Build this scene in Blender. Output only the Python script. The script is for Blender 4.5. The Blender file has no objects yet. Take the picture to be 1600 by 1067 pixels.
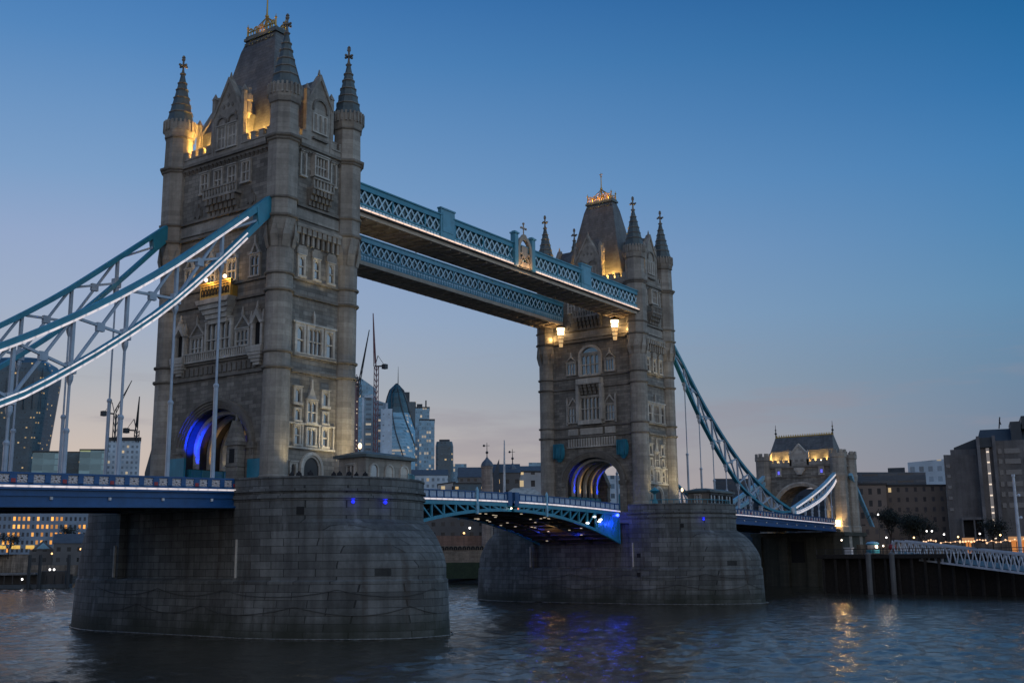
import bpy, bmesh, math, random
from mathutils import Vector, Matrix
random.seed(7)
S = bpy.context.scene
COL = S.collection
R = math.radians

# ------------------------------------------------------------------ camera
CP = Vector((-87.052, -97.084, 7.8))
YAW, PIT, ROLL = 0.9554713, 0.1899062, -0.0086742
FPX, PX, PY = 1720.085, 785.31, 536.12
fw = Vector((math.sin(YAW)*math.cos(PIT), math.cos(YAW)*math.cos(PIT), math.sin(PIT)))
rt = Vector((math.cos(YAW), -math.sin(YAW), 0))
up = rt.cross(fw)
RR = math.cos(ROLL)*rt + math.sin(ROLL)*up
UU = -math.sin(ROLL)*rt + math.cos(ROLL)*up
cd = bpy.data.cameras.new('camera'); cam = bpy.data.objects.new('camera', cd); COL.objects.link(cam)
m = Matrix((RR, UU, -fw)).transposed().to_4x4(); m.translation = CP
cam.matrix_world = m
cd.sensor_width = 36; cd.lens = FPX/1600*36
cd.shift_x = (800-PX)/1600; cd.shift_y = (PY-533)/1600
cd.clip_start = 1; cd.clip_end = 12000
S.camera = cam

def at(u, v, d):
    """a point d metres away over the ground, seen at photograph position (u, v)"""
    r = fw + RR*((u-PX)/FPX) - UU*((v-PY)/FPX)
    return CP + r*(d/math.hypot(r.x, r.y))

# ------------------------------------------------------------------ sky, sun, exposure
S.view_settings.view_transform = 'Standard'; S.view_settings.look = 'None'
S.view_settings.exposure = 0; S.view_settings.gamma = 1
S.cycles.use_denoising = True
S.cycles.max_bounces = 5; S.cycles.diffuse_bounces = 2; S.cycles.glossy_bounces = 3
S.cycles.sample_clamp_indirect = 12
W = bpy.data.worlds.new('World'); S.world = W; W.use_nodes = True

class NT:
    """small helper for node trees"""
    def __init__(s, tree):
        s.t = tree; s.n = tree.nodes; s.l = tree.links
    def node(s, typ, **kw):
        n = s.n.new(typ)
        for k, v in kw.items(): setattr(n, k, v)
        return n
    def set(s, n, key, val):
        if val is None: return
        if hasattr(val, 'links') or isinstance(val, bpy.types.NodeSocket): s.l.new(val, n.inputs[key])
        else:
            if isinstance(val, tuple) and len(val) == 3 and n.inputs[key].type == 'RGBA': val = (*val, 1)
            n.inputs[key].default_value = val
    def math(s, op, a, b=0.0, c=None, clamp=False):
        n = s.node('ShaderNodeMath', operation=op); n.use_clamp = clamp
        s.set(n, 0, a); s.set(n, 1, b)
        if c is not None: s.set(n, 2, c)
        return n.outputs[0]
    def mix(s, f, a, b, mode='MIX'):
        n = s.node('ShaderNodeMix', data_type='RGBA', blend_type=mode)
        s.set(n, 0, f); s.set(n, 6, a); s.set(n, 7, b)
        return n.outputs[2]
    def ramp(s, f, stops, interp='LINEAR'):
        n = s.node('ShaderNodeValToRGB'); n.color_ramp.interpolation = interp
        e = n.color_ramp.elements
        while len(e) < len(stops): e.new(0.5)
        for i, (p, c) in enumerate(stops):
            e[i].position = p; e[i].color = (*c, 1) if len(c) == 3 else c
        s.set(n, 0, f); return n.outputs[0]
    def maprange(s, v, a, b, c=0.0, d=1.0, smooth=False):
        n = s.node('ShaderNodeMapRange'); n.interpolation_type = 'SMOOTHSTEP' if smooth else 'LINEAR'
        s.set(n, 0, v); s.set(n, 1, a); s.set(n, 2, b); s.set(n, 3, c); s.set(n, 4, d)
        return n.outputs[0]
    def noise(s, vec, scale, detail=3.0, rough=0.55):
        n = s.node('ShaderNodeTexNoise'); s.set(n, 'Vector', vec); s.set(n, 'Scale', scale)
        s.set(n, 'Detail', detail); s.set(n, 'Roughness', rough); return n.outputs[0]
    def scale(s, vec, sc):
        n = s.node('ShaderNodeVectorMath', operation='MULTIPLY'); s.set(n, 0, vec); n.inputs[1].default_value = sc
        return n.outputs[0]

def lin(c):
    return tuple(((x/255)/12.92 if x/255 <= 0.04045 else ((x/255+0.055)/1.055)**2.4) for x in c)

w = NT(W.node_tree); w.n.clear()
gen = w.node('ShaderNodeTexCoord').outputs['Generated']
sep = w.node('ShaderNodeSeparateXYZ'); w.set(sep, 0, gen)
SUN_AZ = R(8)                                    # where the sun went down: up river, left of the near tower
el = sep.outputs[2]
hor = w.math('SQRT', w.math('ADD', w.math('MULTIPLY', sep.outputs[0], sep.outputs[0]), w.math('MULTIPLY', sep.outputs[1], sep.outputs[1])))
dot = w.math('DIVIDE', w.math('ADD', w.math('MULTIPLY', sep.outputs[0], math.sin(SUN_AZ)), w.math('MULTIPLY', sep.outputs[1], math.cos(SUN_AZ))), w.math('MAXIMUM', hor, 0.01))
sky_sun = [(0.0, lin((204,182,172))), (0.05, lin((206,186,174))), (0.094, lin((199,186,178))), (0.152, lin((172,176,184))), (0.208, lin((157,172,197))),
           (0.265, lin((146,166,200))), (0.32, lin((122,157,198))), (0.373, lin((104,146,193))), (0.424, lin((82,133,187))), (0.474, lin((64,119,178))), (0.7, lin((42,84,140)))]
sky_off = [(0.0, lin((126,126,140))), (0.05, lin((118,126,144))), (0.094, lin((108,128,152))), (0.152, lin((99,133,163))), (0.208, lin((91,138,176))),
           (0.265, lin((76,132,179))), (0.32, lin((63,124,178))), (0.373, lin((46,112,169))), (0.424, lin((34,102,158))), (0.474, lin((22,88,146))), (0.7, lin((16,58,108)))]
back_e = [(0.0, lin((156,182,206))), (0.15, lin((180,210,238))), (0.35, lin((172,208,242))), (0.7, lin((116,158,204)))]
back_s = [(0.0, lin((204,198,200))), (0.15, lin((226,218,218))), (0.35, lin((212,208,212))), (0.7, lin((132,146,174)))]
g1 = w.ramp(el, sky_sun); g2 = w.ramp(el, sky_off); g3 = w.mix(w.maprange(sep.outputs[0], -0.85, 0.15, 1, 0), w.ramp(el, back_e), w.ramp(el, back_s))
g = w.mix(w.maprange(dot, 0.27, 0.90, 0, 1), g2, g1)
g = w.mix(w.maprange(dot, 0.02, -0.45, 0, 1, True), g, g3)
# thin streaks of cloud low over the city
cl = w.noise(w.scale(gen, (2.2, 2.2, 17.0)), 1.9, 5.0, 0.6)
clm = w.math('MULTIPLY', w.maprange(cl, 0.5, 0.68, 0, 1, True), w.math('MULTIPLY', w.maprange(el, 0.02, 0.07, 0, 1), w.maprange(el, 0.13, 0.2, 1, 0)))
g = w.mix(w.math('MULTIPLY', clm, 0.42), g, lin((146,141,152)))
ns = w.node('ShaderNodeTexSky'); ns.sky_type = 'NISHITA'; ns.sun_disc = False
ns.sun_elevation = R(-2.0); ns.sun_rotation = SUN_AZ
nis = w.mix(1.0, ns.outputs[0], (0.02, 0.02, 0.02), 'MULTIPLY')
tot = w.mix(1.0, g, nis, 'ADD')
bg = w.node('ShaderNodeBackground'); w.set(bg, 0, tot); bg.inputs[1].default_value = 1.0
out = w.node('ShaderNodeOutputWorld'); w.l.new(bg.outputs[0], out.inputs[0])

sd = bpy.data.lights.new('afterglow', 'SUN'); sd.energy = 0.12; sd.angle = R(25); sd.color = (1.0, 0.75, 0.6)
so = bpy.data.objects.new('afterglow', sd); COL.objects.link(so)
so.rotation_euler = Vector((math.sin(SUN_AZ)*math.cos(R(4)), math.cos(SUN_AZ)*math.cos(R(4)), math.sin(R(4)))).to_track_quat('Z', 'Y').to_euler()

# ------------------------------------------------------------------ mesh helper
class Frame:
    """a wall: o its origin, u to the right seen from outside, n outwards, z up"""
    def __init__(s, o, u, n): s.o = Vector(o); s.u = Vector(u); s.nn = Vector(n); s.z = Vector((0,0,1))
    def p(s, u, z, d=0.0): return s.o + s.u*u + s.z*z + s.nn*d

class MB:
    def __init__(s): s.v = []; s.f = []
    def add(s, vs, fs):
        b = len(s.v); s.v += [tuple(x) for x in vs]; s.f += [tuple(i+b for i in f) for f in fs]; return s
    def hexa(s, p): return s.add(p, [(0,1,2,3),(4,7,6,5),(0,4,5,1),(1,5,6,2),(2,6,7,3),(3,7,4,0)])
    def box(s, x0, x1, y0, y1, z0, z1):
        return s.hexa([(x0,y0,z0),(x1,y0,z0),(x1,y1,z0),(x0,y1,z0),(x0,y0,z1),(x1,y0,z1),(x1,y1,z1),(x0,y1,z1)])
    def fbox(s, F, u0, u1, z0, z1, d0, d1):
        return s.hexa([F.p(u0,z0,d0),F.p(u1,z0,d0),F.p(u1,z0,d1),F.p(u0,z0,d1),F.p(u0,z1,d0),F.p(u1,z1,d0),F.p(u1,z1,d1),F.p(u0,z1,d1)])
    def fpoly(s, F, pts, d0, d1):
        """an outline in a wall's plane given depth"""
        n = len(pts)
        vs = [F.p(a, b, d0) for a, b in pts] + [F.p(a, b, d1) for a, b in pts]
        return s.add(vs, [tuple(range(n)), tuple(range(2*n-1, n-1, -1))] + [(i, (i+1) % n, n+(i+1) % n, n+i) for i in range(n)])
    def prism(s, pts, z0, z1):
        n = len(pts)
        vs = [(a, b, z0) for a, b in pts] + [(a, b, z1) for a, b in pts]
        return s.add(vs, [tuple(range(n)), tuple(range(2*n-1, n-1, -1))] + [(i, (i+1) % n, n+(i+1) % n, n+i) for i in range(n)])
    def loft(s, rings, cap0=True, cap1=True):
        n = len(rings[0]); b = len(s.v)
        for r in rings: s.v += [tuple(x) for x in r]
        for k in range(len(rings)-1):
            for i in range(n):
                s.f.append((b+k*n+i, b+k*n+(i+1) % n, b+(k+1)*n+(i+1) % n, b+(k+1)*n+i))
        if cap0: s.f.append(tuple(b+i for i in range(n)))
        if cap1: s.f.append(tuple(b+(len(rings)-1)*n+i for i in range(n)))
        return s
    def lathe(s, prof, n, c=(0,0), ph=0.0, cap=True):
        return s.loft([[(c[0]+r*math.cos(ph+2*math.pi*i/n), c[1]+r*math.sin(ph+2*math.pi*i/n), z) for i in range(n)] for r, z in prof], cap, cap)
    def bar(s, a, b, w_, h=None, up_=(0,0,1)):
        """a square bar from a to b, w_ wide across and h deep along up_"""
        a, b = Vector(a), Vector(b); h = h or w_; d = (b-a).normalized(); upv = Vector(up_)
        if abs(d.dot(upv)) > 0.98: upv = Vector((1,0,0))
        x = d.cross(upv).normalized()*(w_/2); y = x.cross(d).normalized()*(h/2)
        return s.hexa([a-x-y, a+x-y, a+x+y, a-x+y, b-x-y, b+x-y, b+x+y, b-x+y])
    def rod(s, a, b, r0, r1=None, n=6):
        a, b = Vector(a), Vector(b); r1 = r0 if r1 is None else r1; d = (b-a).normalized()
        t = Vector((1,0,0)) if abs(d.z) > 0.9 else Vector((0,0,1)); x = d.cross(t).normalized(); y = d.cross(x)
        rg = lambda c, r: [c + (x*math.cos(2*math.pi*i/n) + y*math.sin(2*math.pi*i/n))*r for i in range(n)]
        return s.loft([rg(a, r0), rg(b, r1)])
    def tube(s, pts, r, n=5):
        pts = [Vector(p) for p in pts]; rings = []
        for i, p in enumerate(pts):
            d = (pts[min(i+1, len(pts)-1)] - pts[max(i-1, 0)]).normalized()
            t = Vector((0,0,1)) if abs(d.z) < 0.9 else Vector((1,0,0)); x = d.cross(t).normalized(); y = d.cross(x)
            rings.append([p + (x*math.cos(2*math.pi*k/n) + y*math.sin(2*math.pi*k/n))*r for k in range(n)])
        return s.loft(rings)
    def sweep(s, pts, wdt, hgt, side):
        """a flat chord that follows pts: wdt along side, hgt across"""
        pts = [Vector(p) for p in pts]; sd_ = Vector(side); rings = []
        for i, p in enumerate(pts):
            d = (pts[min(i+1, len(pts)-1)] - pts[max(i-1, 0)]).normalized()
            q = sd_.cross(d).normalized()*(hgt/2); x = sd_*(wdt/2)
            rings.append([p-x-q, p+x-q, p+x+q, p-x+q])
        return s.loft(rings)
    def ball(s, c, r, n=8, k=5):
        return s.lathe([(max(0.001, r*math.sin(math.pi*j/k)), c[2]-r*math.cos(math.pi*j/k)) for j in range(k+1)], n, (c[0], c[1]))
    def build(s, name, mat, parent=None, off=(0,0,0), smooth=False):
        me = bpy.data.meshes.new(name)
        o_ = Vector(off)
        me.from_pydata([(x-o_.x, y-o_.y, z-o_.z) for x, y, z in s.v], [], s.f)
        bm = bmesh.new(); bm.from_mesh(me)
        bmesh.ops.recalc_face_normals(bm, faces=bm.faces); bm.to_mesh(me); bm.free()
        if smooth:
            me.polygons.foreach_set('use_smooth', [True]*len(me.polygons))
        me.materials.append(mat); o = bpy.data.objects.new(name, me); COL.objects.link(o)
        if parent: o.parent = parent
        return o

def tag(o, label=None, cat=None, group=None, kind=None):
    if label: o['label'] = label
    if cat: o['category'] = cat
    if group: o['group'] = group
    if kind: o['kind'] = kind
    return o
def thing(name, label, cat, loc=(0,0,0), rz=0.0, group=None):
    o = bpy.data.objects.new(name, None); COL.objects.link(o); o.location = loc; o.rotation_euler = (0,0,rz)
    o.empty_display_size = 1
    return tag(o, label, cat, group)
def copy_tree(o, parent=None):
    c = o.copy(); COL.objects.link(c)
    if parent: c.parent = parent
    for ch in o.children: copy_tree(ch, c)
    return c

# ------------------------------------------------------------------ materials
def mat(name):
    m_ = bpy.data.materials.new(name); m_.use_nodes = True; t = NT(m_.node_tree)
    b = t.n['Principled BSDF']; return m_, t, b
def wallcoord(t):
    """object coordinates laid along upright walls: across, up"""
    c = t.node('ShaderNodeTexCoord').outputs['Object']; sp = t.node('ShaderNodeSeparateXYZ'); t.set(sp, 0, c)
    cb = t.node('ShaderNodeCombineXYZ'); t.set(cb, 0, t.math('ADD', sp.outputs[0], sp.outputs[1])); t.set(cb, 1, sp.outputs[2])
    return c, sp, cb.outputs[0]
def stone(name, base, bw=1.3, bh=0.48, var=0.35, mortar=0.6, rough=0.9, tide=None, streak=0.35, bump=0.35):
    m_, t, b = mat(name); c, sp, uv = wallcoord(t)
    br = t.node('ShaderNodeTexBrick'); t.set(br, 'Vector', uv); br.inputs['Scale'].default_value = 1
    br.inputs['Brick Width'].default_value = bw; br.inputs['Row Height'].default_value = bh
    br.inputs['Mortar Size'].default_value = 0.028; br.inputs['Mortar Smooth'].default_value = 0.3; br.inputs['Bias'].default_value = 0
    k = lambda f: tuple(x*f for x in base)
    t.set(br, 'Color1', k(1-var)); t.set(br, 'Color2', k(1+var*0.6)); t.set(br, 'Mortar', k(mortar))
    n1 = t.noise(c, 0.22, 5, 0.6); n2 = t.noise(t.scale(c, (1.1,1.1,0.09)), 1.0, 4, 0.6); n3 = t.noise(c, 2.6, 4, 0.65)
    col = t.mix(1, br.outputs['Color'], t.ramp(n1, [(0.3, (0.62,0.61,0.6)), (0.7, (1.12,1.1,1.06))]), 'MULTIPLY')
    col = t.mix(streak, col, t.ramp(n2, [(0.35, (0.35,0.34,0.33)), (0.62, (1.1,1.1,1.1))]), 'MULTIPLY')
    col = t.mix(0.5, col, t.ramp(n3, [(0.3, (0.7,0.7,0.7)), (0.7, (1.15,1.15,1.15))]), 'MULTIPLY')
    if tide:
        ru = t.noise(t.scale(c, (0.9,0.9,0.05)), 1.0, 3, 0.5); rs = t.math('MULTIPLY', t.maprange(ru, 0.58, 0.72, 0, 1, True), t.maprange(n3, 0.35, 0.6, 0.2, 1))
        col = t.mix(t.math('MULTIPLY', rs, 0.6), col, (0.05,0.036,0.026,1))
        lime = t.maprange(t.noise(t.scale(c, (0.5,0.5,0.12)), 1.0, 4, 0.6), 0.6, 0.75, 0, 0.35, True); col = t.mix(lime, col, (0.36,0.37,0.37,1))
        z = t.math('ADD', sp.outputs[2], t.math('MULTIPLY', t.math('SUBTRACT', n1, 0.5), 5.0))
        col = t.mix(t.maprange(z, tide[1], tide[0], 0, 0.85, True), col, tide[2])
    t.set(b, 'Base Color', col); b.inputs['Roughness'].default_value = rough
    bp = t.node('ShaderNodeBump'); bp.inputs['Strength'].default_value = bump; bp.inputs['Distance'].default_value = 0.08
    t.set(bp, 'Height', t.math('ADD', t.math('MULTIPLY', br.outputs['Fac'], -1.0), t.math('MULTIPLY', n3, 0.8)))
    t.l.new(bp.outputs[0], b.inputs['Normal'])
    return m_
def paint(name, col, rough=0.45, metal=0.0, var=0.25, sc=0.6):
    m_, t, b = mat(name); c = t.node('ShaderNodeTexCoord').outputs['Object']
    n1 = t.noise(c, sc, 5, 0.65); n2 = t.noise(t.scale(c, (3,3,0.4)), 1.2, 3)
    cc = t.mix(1, (*col,1), t.ramp(n1, [(0.3, (1-var,)*3), (0.7, (1+var*0.4,)*3)]), 'MULTIPLY')
    cc = t.mix(0.5*var, cc, t.ramp(n2, [(0.35, (0.5,0.48,0.45)), (0.6, (1,1,1))]), 'MULTIPLY')
    t.set(b, 'Base Color', cc); b.inputs['Roughness'].default_value = rough; b.inputs['Metallic'].default_value = metal
    return m_
def glow(name, col, strength):
    m_, t, b = mat(name); b.inputs['Base Color'].default_value = (*col, 1)
    b.inputs['Emission Color'].default_value = (*col, 1); b.inputs['Emission Strength'].default_value = strength
    return m_
def glass(name, col, rough=0.08, ior=1.6):
    m_, t, b = mat(name); c = t.node('ShaderNodeTexCoord').outputs['Object']
    n1 = t.noise(c, 1.3, 3)
    t.set(b, 'Base Color', t.mix(n1, (*[x*0.6 for x in col],1), (*[x*1.3 for x in col],1)))
    b.inputs['Roughness'].default_value = rough; b.inputs['IOR'].default_value = ior
    return m_
def facade(name, wall, pane, cw, ch, ww, wh, lit=0.1, litcol=(1.0,0.72,0.35), litst=1.0, rough=0.3, prough=0.15, mull=None):
    """a grid of windows along upright walls, a few of them lit"""
    m_, t, b = mat(name); c, sp, uv = wallcoord(t)
    s2 = t.node('ShaderNodeSeparateXYZ'); t.set(s2, 0, uv)
    U = t.math('DIVIDE', s2.outputs[0], cw); V = t.math('DIVIDE', s2.outputs[1], ch)
    fu = t.math('FRACT', U); fv = t.math('FRACT', V)
    iu = t.math('FLOOR', U); iv = t.math('FLOOR', V)
    inu = t.math('LESS_THAN', t.math('ABSOLUTE', t.math('SUBTRACT', fu, 0.5)), ww/2)
    inv = t.math('LESS_THAN', t.math('ABSOLUTE', t.math('SUBTRACT', fv, 0.5)), wh/2)
    geo = t.node('ShaderNodeNewGeometry'); gs = t.node('ShaderNodeSeparateXYZ'); t.set(gs, 0, geo.outputs['Normal'])
    side = t.math('LESS_THAN', t.math('ABSOLUTE', gs.outputs[2]), 0.6)
    win = t.math('MULTIPLY', t.math('MULTIPLY', inu, inv), side)
    cb = t.node('ShaderNodeCombineXYZ'); t.set(cb, 0, iu); t.set(cb, 1, iv)
    wn = t.node('ShaderNodeTexWhiteNoise'); wn.noise_dimensions = '2D'; t.set(wn, 'Vector', cb.outputs[0])
    r = wn.outputs[0]
    big = t.noise(t.scale(cb.outputs[0], (0.16,0.3,1)), 1.0, 2)
    th = t.math('MULTIPLY', lit, t.maprange(big, 0.35, 0.65, 0.15, 1.9))
    on = t.math('MULTIPLY', t.math('LESS_THAN', r, th), win)
    n1 = t.noise(c, 0.12, 4, 0.6)
    wl = t.mix(1, (*wall,1), t.ramp(n1, [(0.3, (0.72,0.72,0.72)), (0.7, (1.15,1.15,1.15))]), 'MULTIPLY')
    pn = t.mix(r, (*[x*0.55 for x in pane],1), (*[x*1.5 for x in pane],1))
    t.set(b, 'Base Color', t.mix(win, wl, pn))
    t.set(b, 'Roughness', t.math('ADD', t.math('MULTIPLY', win, prough-rough), rough))
    t.set(b, 'Emission Color', t.mix(wn.outputs['Color'], (*litcol,1), (litcol[0], litcol[1]*0.85, litcol[2]*0.6, 1)))
    t.set(b, 'Emission Strength', t.math('MULTIPLY', on, t.math('MULTIPLY', litst, t.math('ADD', 0.35, t.math('FRACT', t.math('MULTIPLY', r, 91.7))))))
    return m_

M = {}
M['stone'] = stone('tower_stone', (0.325,0.298,0.262), 1.25, 0.46)
M['turret'] = stone('turret_stone', (0.42,0.385,0.34), 1.6, 0.62, var=0.18, mortar=0.8, bump=0.2)
M['trim'] = stone('pale_stone', (0.66,0.62,0.56), 2.2, 0.9, var=0.15, mortar=0.8, bump=0.15)
M['string'] = stone('string_stone', (0.27,0.245,0.215), 2.0, 0.8, var=0.15, mortar=0.8, bump=0.15)
M['granite'] = stone('pier_granite', (0.175,0.185,0.188), 1.9, 0.74, var=0.34, mortar=0.28, streak=0.5, bump=0.6, tide=(-.2, 3.4, (0.026,0.031,0.02,1)))
M['granite_dark'] = stone('abutment_granite', (0.34,0.29,0.24), 1.8, 0.7, var=0.25, streak=0.8, tide=(0.5, 4.5, (0.035,0.04,0.03,1)))
M['slate'] = stone('roof_slate', (0.165,0.17,0.172), 0.7, 0.42, var=0.2, mortar=0.6, rough=0.6, bump=0.3)
M['lead'] = paint('turret_lead', (0.10,0.125,0.125), 0.5, var=0.45)
M['vault'] = paint('vault_shade', (0.035,0.033,0.032), 0.8)  # near-black, so the unlit gaps between the vault ribs are painted in
M['iron'] = paint('dark_iron', (0.03,0.032,0.036), 0.5)
M['gilt'] = paint('gilding', (0.62,0.38,0.10), 0.4, 0.6)
M['chain_iron'] = paint('old_chain', (0.085,0.082,0.074), 0.9)
M['teal'] = paint('teal_paint', (0.03,0.25,0.36), 0.4)
M['navy'] = paint('blue_paint', (0.014,0.085,0.24), 0.4)
M['pale_blue'] = paint('pale_blue_paint', (0.26,0.52,0.68), 0.4)
M['white'] = paint('white_paint', (0.62,0.63,0.65), 0.45)
M['panel'] = paint('parapet_panel_paint', (0.66,0.60,0.60), 0.5)
M['red'] = paint('red_paint', (0.35,0.03,0.035), 0.4)
M['soffit'] = paint('soffit_paint', (0.62,0.50,0.38), 0.7)
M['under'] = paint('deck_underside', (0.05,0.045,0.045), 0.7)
M['asphalt'] = paint('asphalt', (0.05,0.05,0.052), 0.9)
M['pane'] = glass('window_glass', (0.04,0.045,0.052), 0.1, 2.9)
M['dark'] = paint('dark_opening', (0.012,0.012,0.013), 0.8)
def led(name, col, st, pitch):
    m_, t, b = mat(name); c, sp, uv = wallcoord(t)
    f = t.math('FRACT', t.math('DIVIDE', sp.outputs[0], pitch)); gap = t.maprange(t.math('ABSOLUTE', t.math('SUBTRACT', f, 0.5)), 0.5, 0.36, 0.45, 1.0)
    n1 = t.noise(c, 0.5, 3); b.inputs['Base Color'].default_value = (*col, 1); b.inputs['Emission Color'].default_value = (*col, 1)
    t.set(b, 'Emission Strength', t.math('MULTIPLY', t.math('MULTIPLY', gap, t.maprange(n1, 0.3, 0.7, 0.7, 1.15)), st)); return m_
M['led'] = led('led_strip', (1.0,0.85,0.81), 0.58, 1.2)
M['led_soft'] = led('led_ledge', (1.0,0.66,0.48), 1.05, 1.5)
M['warm'] = glow('warm_lamp', (1.0,0.62,0.22), 6.0)
M['warm_white'] = glow('warm_white_lamp', (1.0,0.82,0.6), 5.0)
M['white_lamp'] = glow('white_lamp', (1.0,0.95,0.9), 4.0)
M['blue_lamp'] = glow('blue_lamp', (0.03,0.05,1.0), 0.7)
M['red_lamp'] = glow('red_lamp', (1.0,0.30,0.14), 1.2)
M['blue_flood'] = glow('blue_floodlight', (0.03,0.06,1.0), 10.0)
M['lantern_soft'] = glow('soft_lantern', (1.0,.72,.42), 2.0)
M['amber'] = glow('amber_bulb', (1.0,0.55,0.22), 2.5)

def lamp(name, kind, loc, energy, col, parent=None, aim=None, size=0.15, spot=70, off=(0,0,0)):
    d = bpy.data.lights.new(name, kind); d.energy = energy; d.color = col
    if kind in ('POINT','SPOT'): d.shadow_soft_size = size
    if kind == 'SPOT': d.spot_size = R(spot); d.spot_blend = 0.8
    o = bpy.data.objects.new(name, d); COL.objects.link(o)
    o.location = Vector(loc) - Vector(off)
    if aim is not None: o.rotation_euler = (Vector(loc)-Vector(aim)).to_track_quat('Z','Y').to_euler()
    if parent: o.parent = parent
    return o

# ------------------------------------------------------------------ river and land (structure)
def water_mat():
    m_, t, b = mat('river_water'); c = t.node('ShaderNodeTexCoord').outputs['Object']
    b.inputs['Base Color'].default_value = (0.055,0.045,0.032,1); b.inputs['Roughness'].default_value = 0.10
    b.inputs['IOR'].default_value = 1.42
    a = t.noise(t.scale(c, (1.0,0.6,1)), 0.8, 4, 0.6); d = t.noise(t.scale(c, (1.0,0.6,1)), 2.2, 4, 0.6); e = t.noise(c, 6.0, 3, 0.6)
    h = t.math('ADD', t.math('ADD', t.math('MULTIPLY', a, 1.0), t.math('MULTIPLY', d, 0.6)), t.math('MULTIPLY', e, 0.30))
    bp = t.node('ShaderNodeBump'); bp.inputs['Strength'].default_value = 1.0; bp.inputs['Distance'].default_value = 0.075
    t.set(bp, 'Height', h); t.l.new(bp.outputs[0], b.inputs['Normal'])
    return m_
import numpy as np
def axis(parts):
    q = []
    for a, b, st in parts: q += list(np.arange(a, b, st))
    return np.array(q + [parts[-1][1]])
wx = axis([(-2000,-600,350),(-600,-200,60),(-200,-98,6),(-98,100,.55),(100,200,.9),(200,260,10),(260,1500,300)])
wy = axis([(-1500,-500,250),(-500,-110,30),(-110,60,.55),(60,300,1.1),(300,500,6),(500,1800,200)])
GX, GY = np.meshgrid(wx, wy); HZ = np.zeros_like(GX); rw = np.random.RandomState(5)
for k in range(70):
    lam = 1.3*(4.6/1.3)**rw.rand(); th = 0.9+rw.randn()*0.8; kk = 2*math.pi/lam; ph_ = rw.rand()*6.28
    am_ = 0.0041*lam**0.9*(0.6+0.8*rw.rand())
    wob = 1.3*np.sin(GX*0.021*rw.randn()+GY*0.023*rw.randn()+ph_)
    HZ += am_*np.sin(kk*(GX*math.cos(th)+GY*math.sin(th))+ph_+wob)
gust = 0.78+0.5*np.sin(GX*0.03+1.3*np.sin(GY*0.021))*np.sin(GY*0.043+0.7)
HZ *= gust
inside = (GX > -98) & (GX < 200) & (GY > -110) & (GY < 300); HZ = np.where(inside, HZ, 0)
nx_, ny_ = len(wx), len(wy)
idx = np.arange(nx_*ny_).reshape(ny_, nx_)
quads = np.stack([idx[:-1,:-1], idx[:-1,1:], idx[1:,1:], idx[1:,:-1]], -1).reshape(-1, 4)
me = bpy.data.meshes.new('river'); me.vertices.add(nx_*ny_); me.vertices.foreach_set('co', np.stack([GX, GY, HZ], -1).ravel())
me.loops.add(quads.size); me.loops.foreach_set('vertex_index', quads.ravel().astype(np.int32))
me.polygons.add(len(quads)); me.polygons.foreach_set('loop_start', np.arange(0, quads.size, 4, dtype=np.int32)); me.polygons.foreach_set('use_smooth', np.ones(len(quads), dtype=bool))
me.update(); me.validate(); me.materials.append(water_mat())
ro_ = bpy.data.objects.new('river', me); COL.objects.link(ro_)
tag(ro_, 'choppy grey blue tidal river around the bridge piers', 'river', kind='structure')
BANK = [(188,-1500),(178,-80),(181,0),(181,75),(150,240),(60,430),(-250,900),(-600,1500)]
m_land = paint('bank_ground', (0.09,0.085,0.08), 0.9, sc=0.05)
g_ = MB(); nb = len(BANK)
g_.add([(x,y,9.6) for x,y in BANK] + [(9000,-9000,9.6),(9000,9000,9.6),(-3000,9000,9.6)], [tuple(range(nb)) + (nb+2, nb+1, nb)])
tag(g_.build('ground', m_land), 'flat paved north bank behind the river wall', 'ground', kind='structure')
wl = MB(); wl.add([(x,y,-1.5) for x,y in BANK] + [(x,y,9.6) for x,y in BANK], [(i,i+1,nb+i+1,nb+i) for i in range(nb-1)])
tag(wl.build('river_wall', M['granite_dark']), 'dark stained granite wall along the far side of the river', 'river wall')

# ------------------------------------------------------------------ bridge piers
SPAN = 82.3; PW = 10.67; ROAD = 14.6
def ring_plan(kind, out_=0.0, recess=0.0, n=15):
    """plan of a pier: straight sides with either pointed or round ends"""
    q = []
    for i in range(n+1):
        s_ = i/n; a = s_*math.pi/2
        if kind == 'point': q.append(((PW+out_)*(1-s_**1.35), 11.8+(15.1+out_)*math.sin(a*0.999)**0.95 if s_ < 1 else 26.9+out_))
        else: q.append(((PW+out_)*math.cos(a), 11.8+(PW+out_)*math.sin(a)))
    p = [(x, y) for x, y in q]                                   # +x, +y quarter
    xi = PW+out_-recess
    side = [(PW+out_, -9.6), (xi, -9.5), (xi, 9.0), (PW+out_, 9.1)]
    full = side + p + [(-x, y) for x, y in reversed(p[:-1])] + [(-x, y) for x, y in reversed(side)] + [(-x, -y) for x, y in p] + [(x, -y) for x, y in reversed(p[:-1])]
    return full
def R3(pl, z): return [(x, y, z) for x, y in pl]
def lerp_plan(a, b, t): return [(x0+(x1-x0)*t, y0+(y1-y0)*t) for (x0,y0),(x1,y1) in zip(a, b)]

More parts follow.
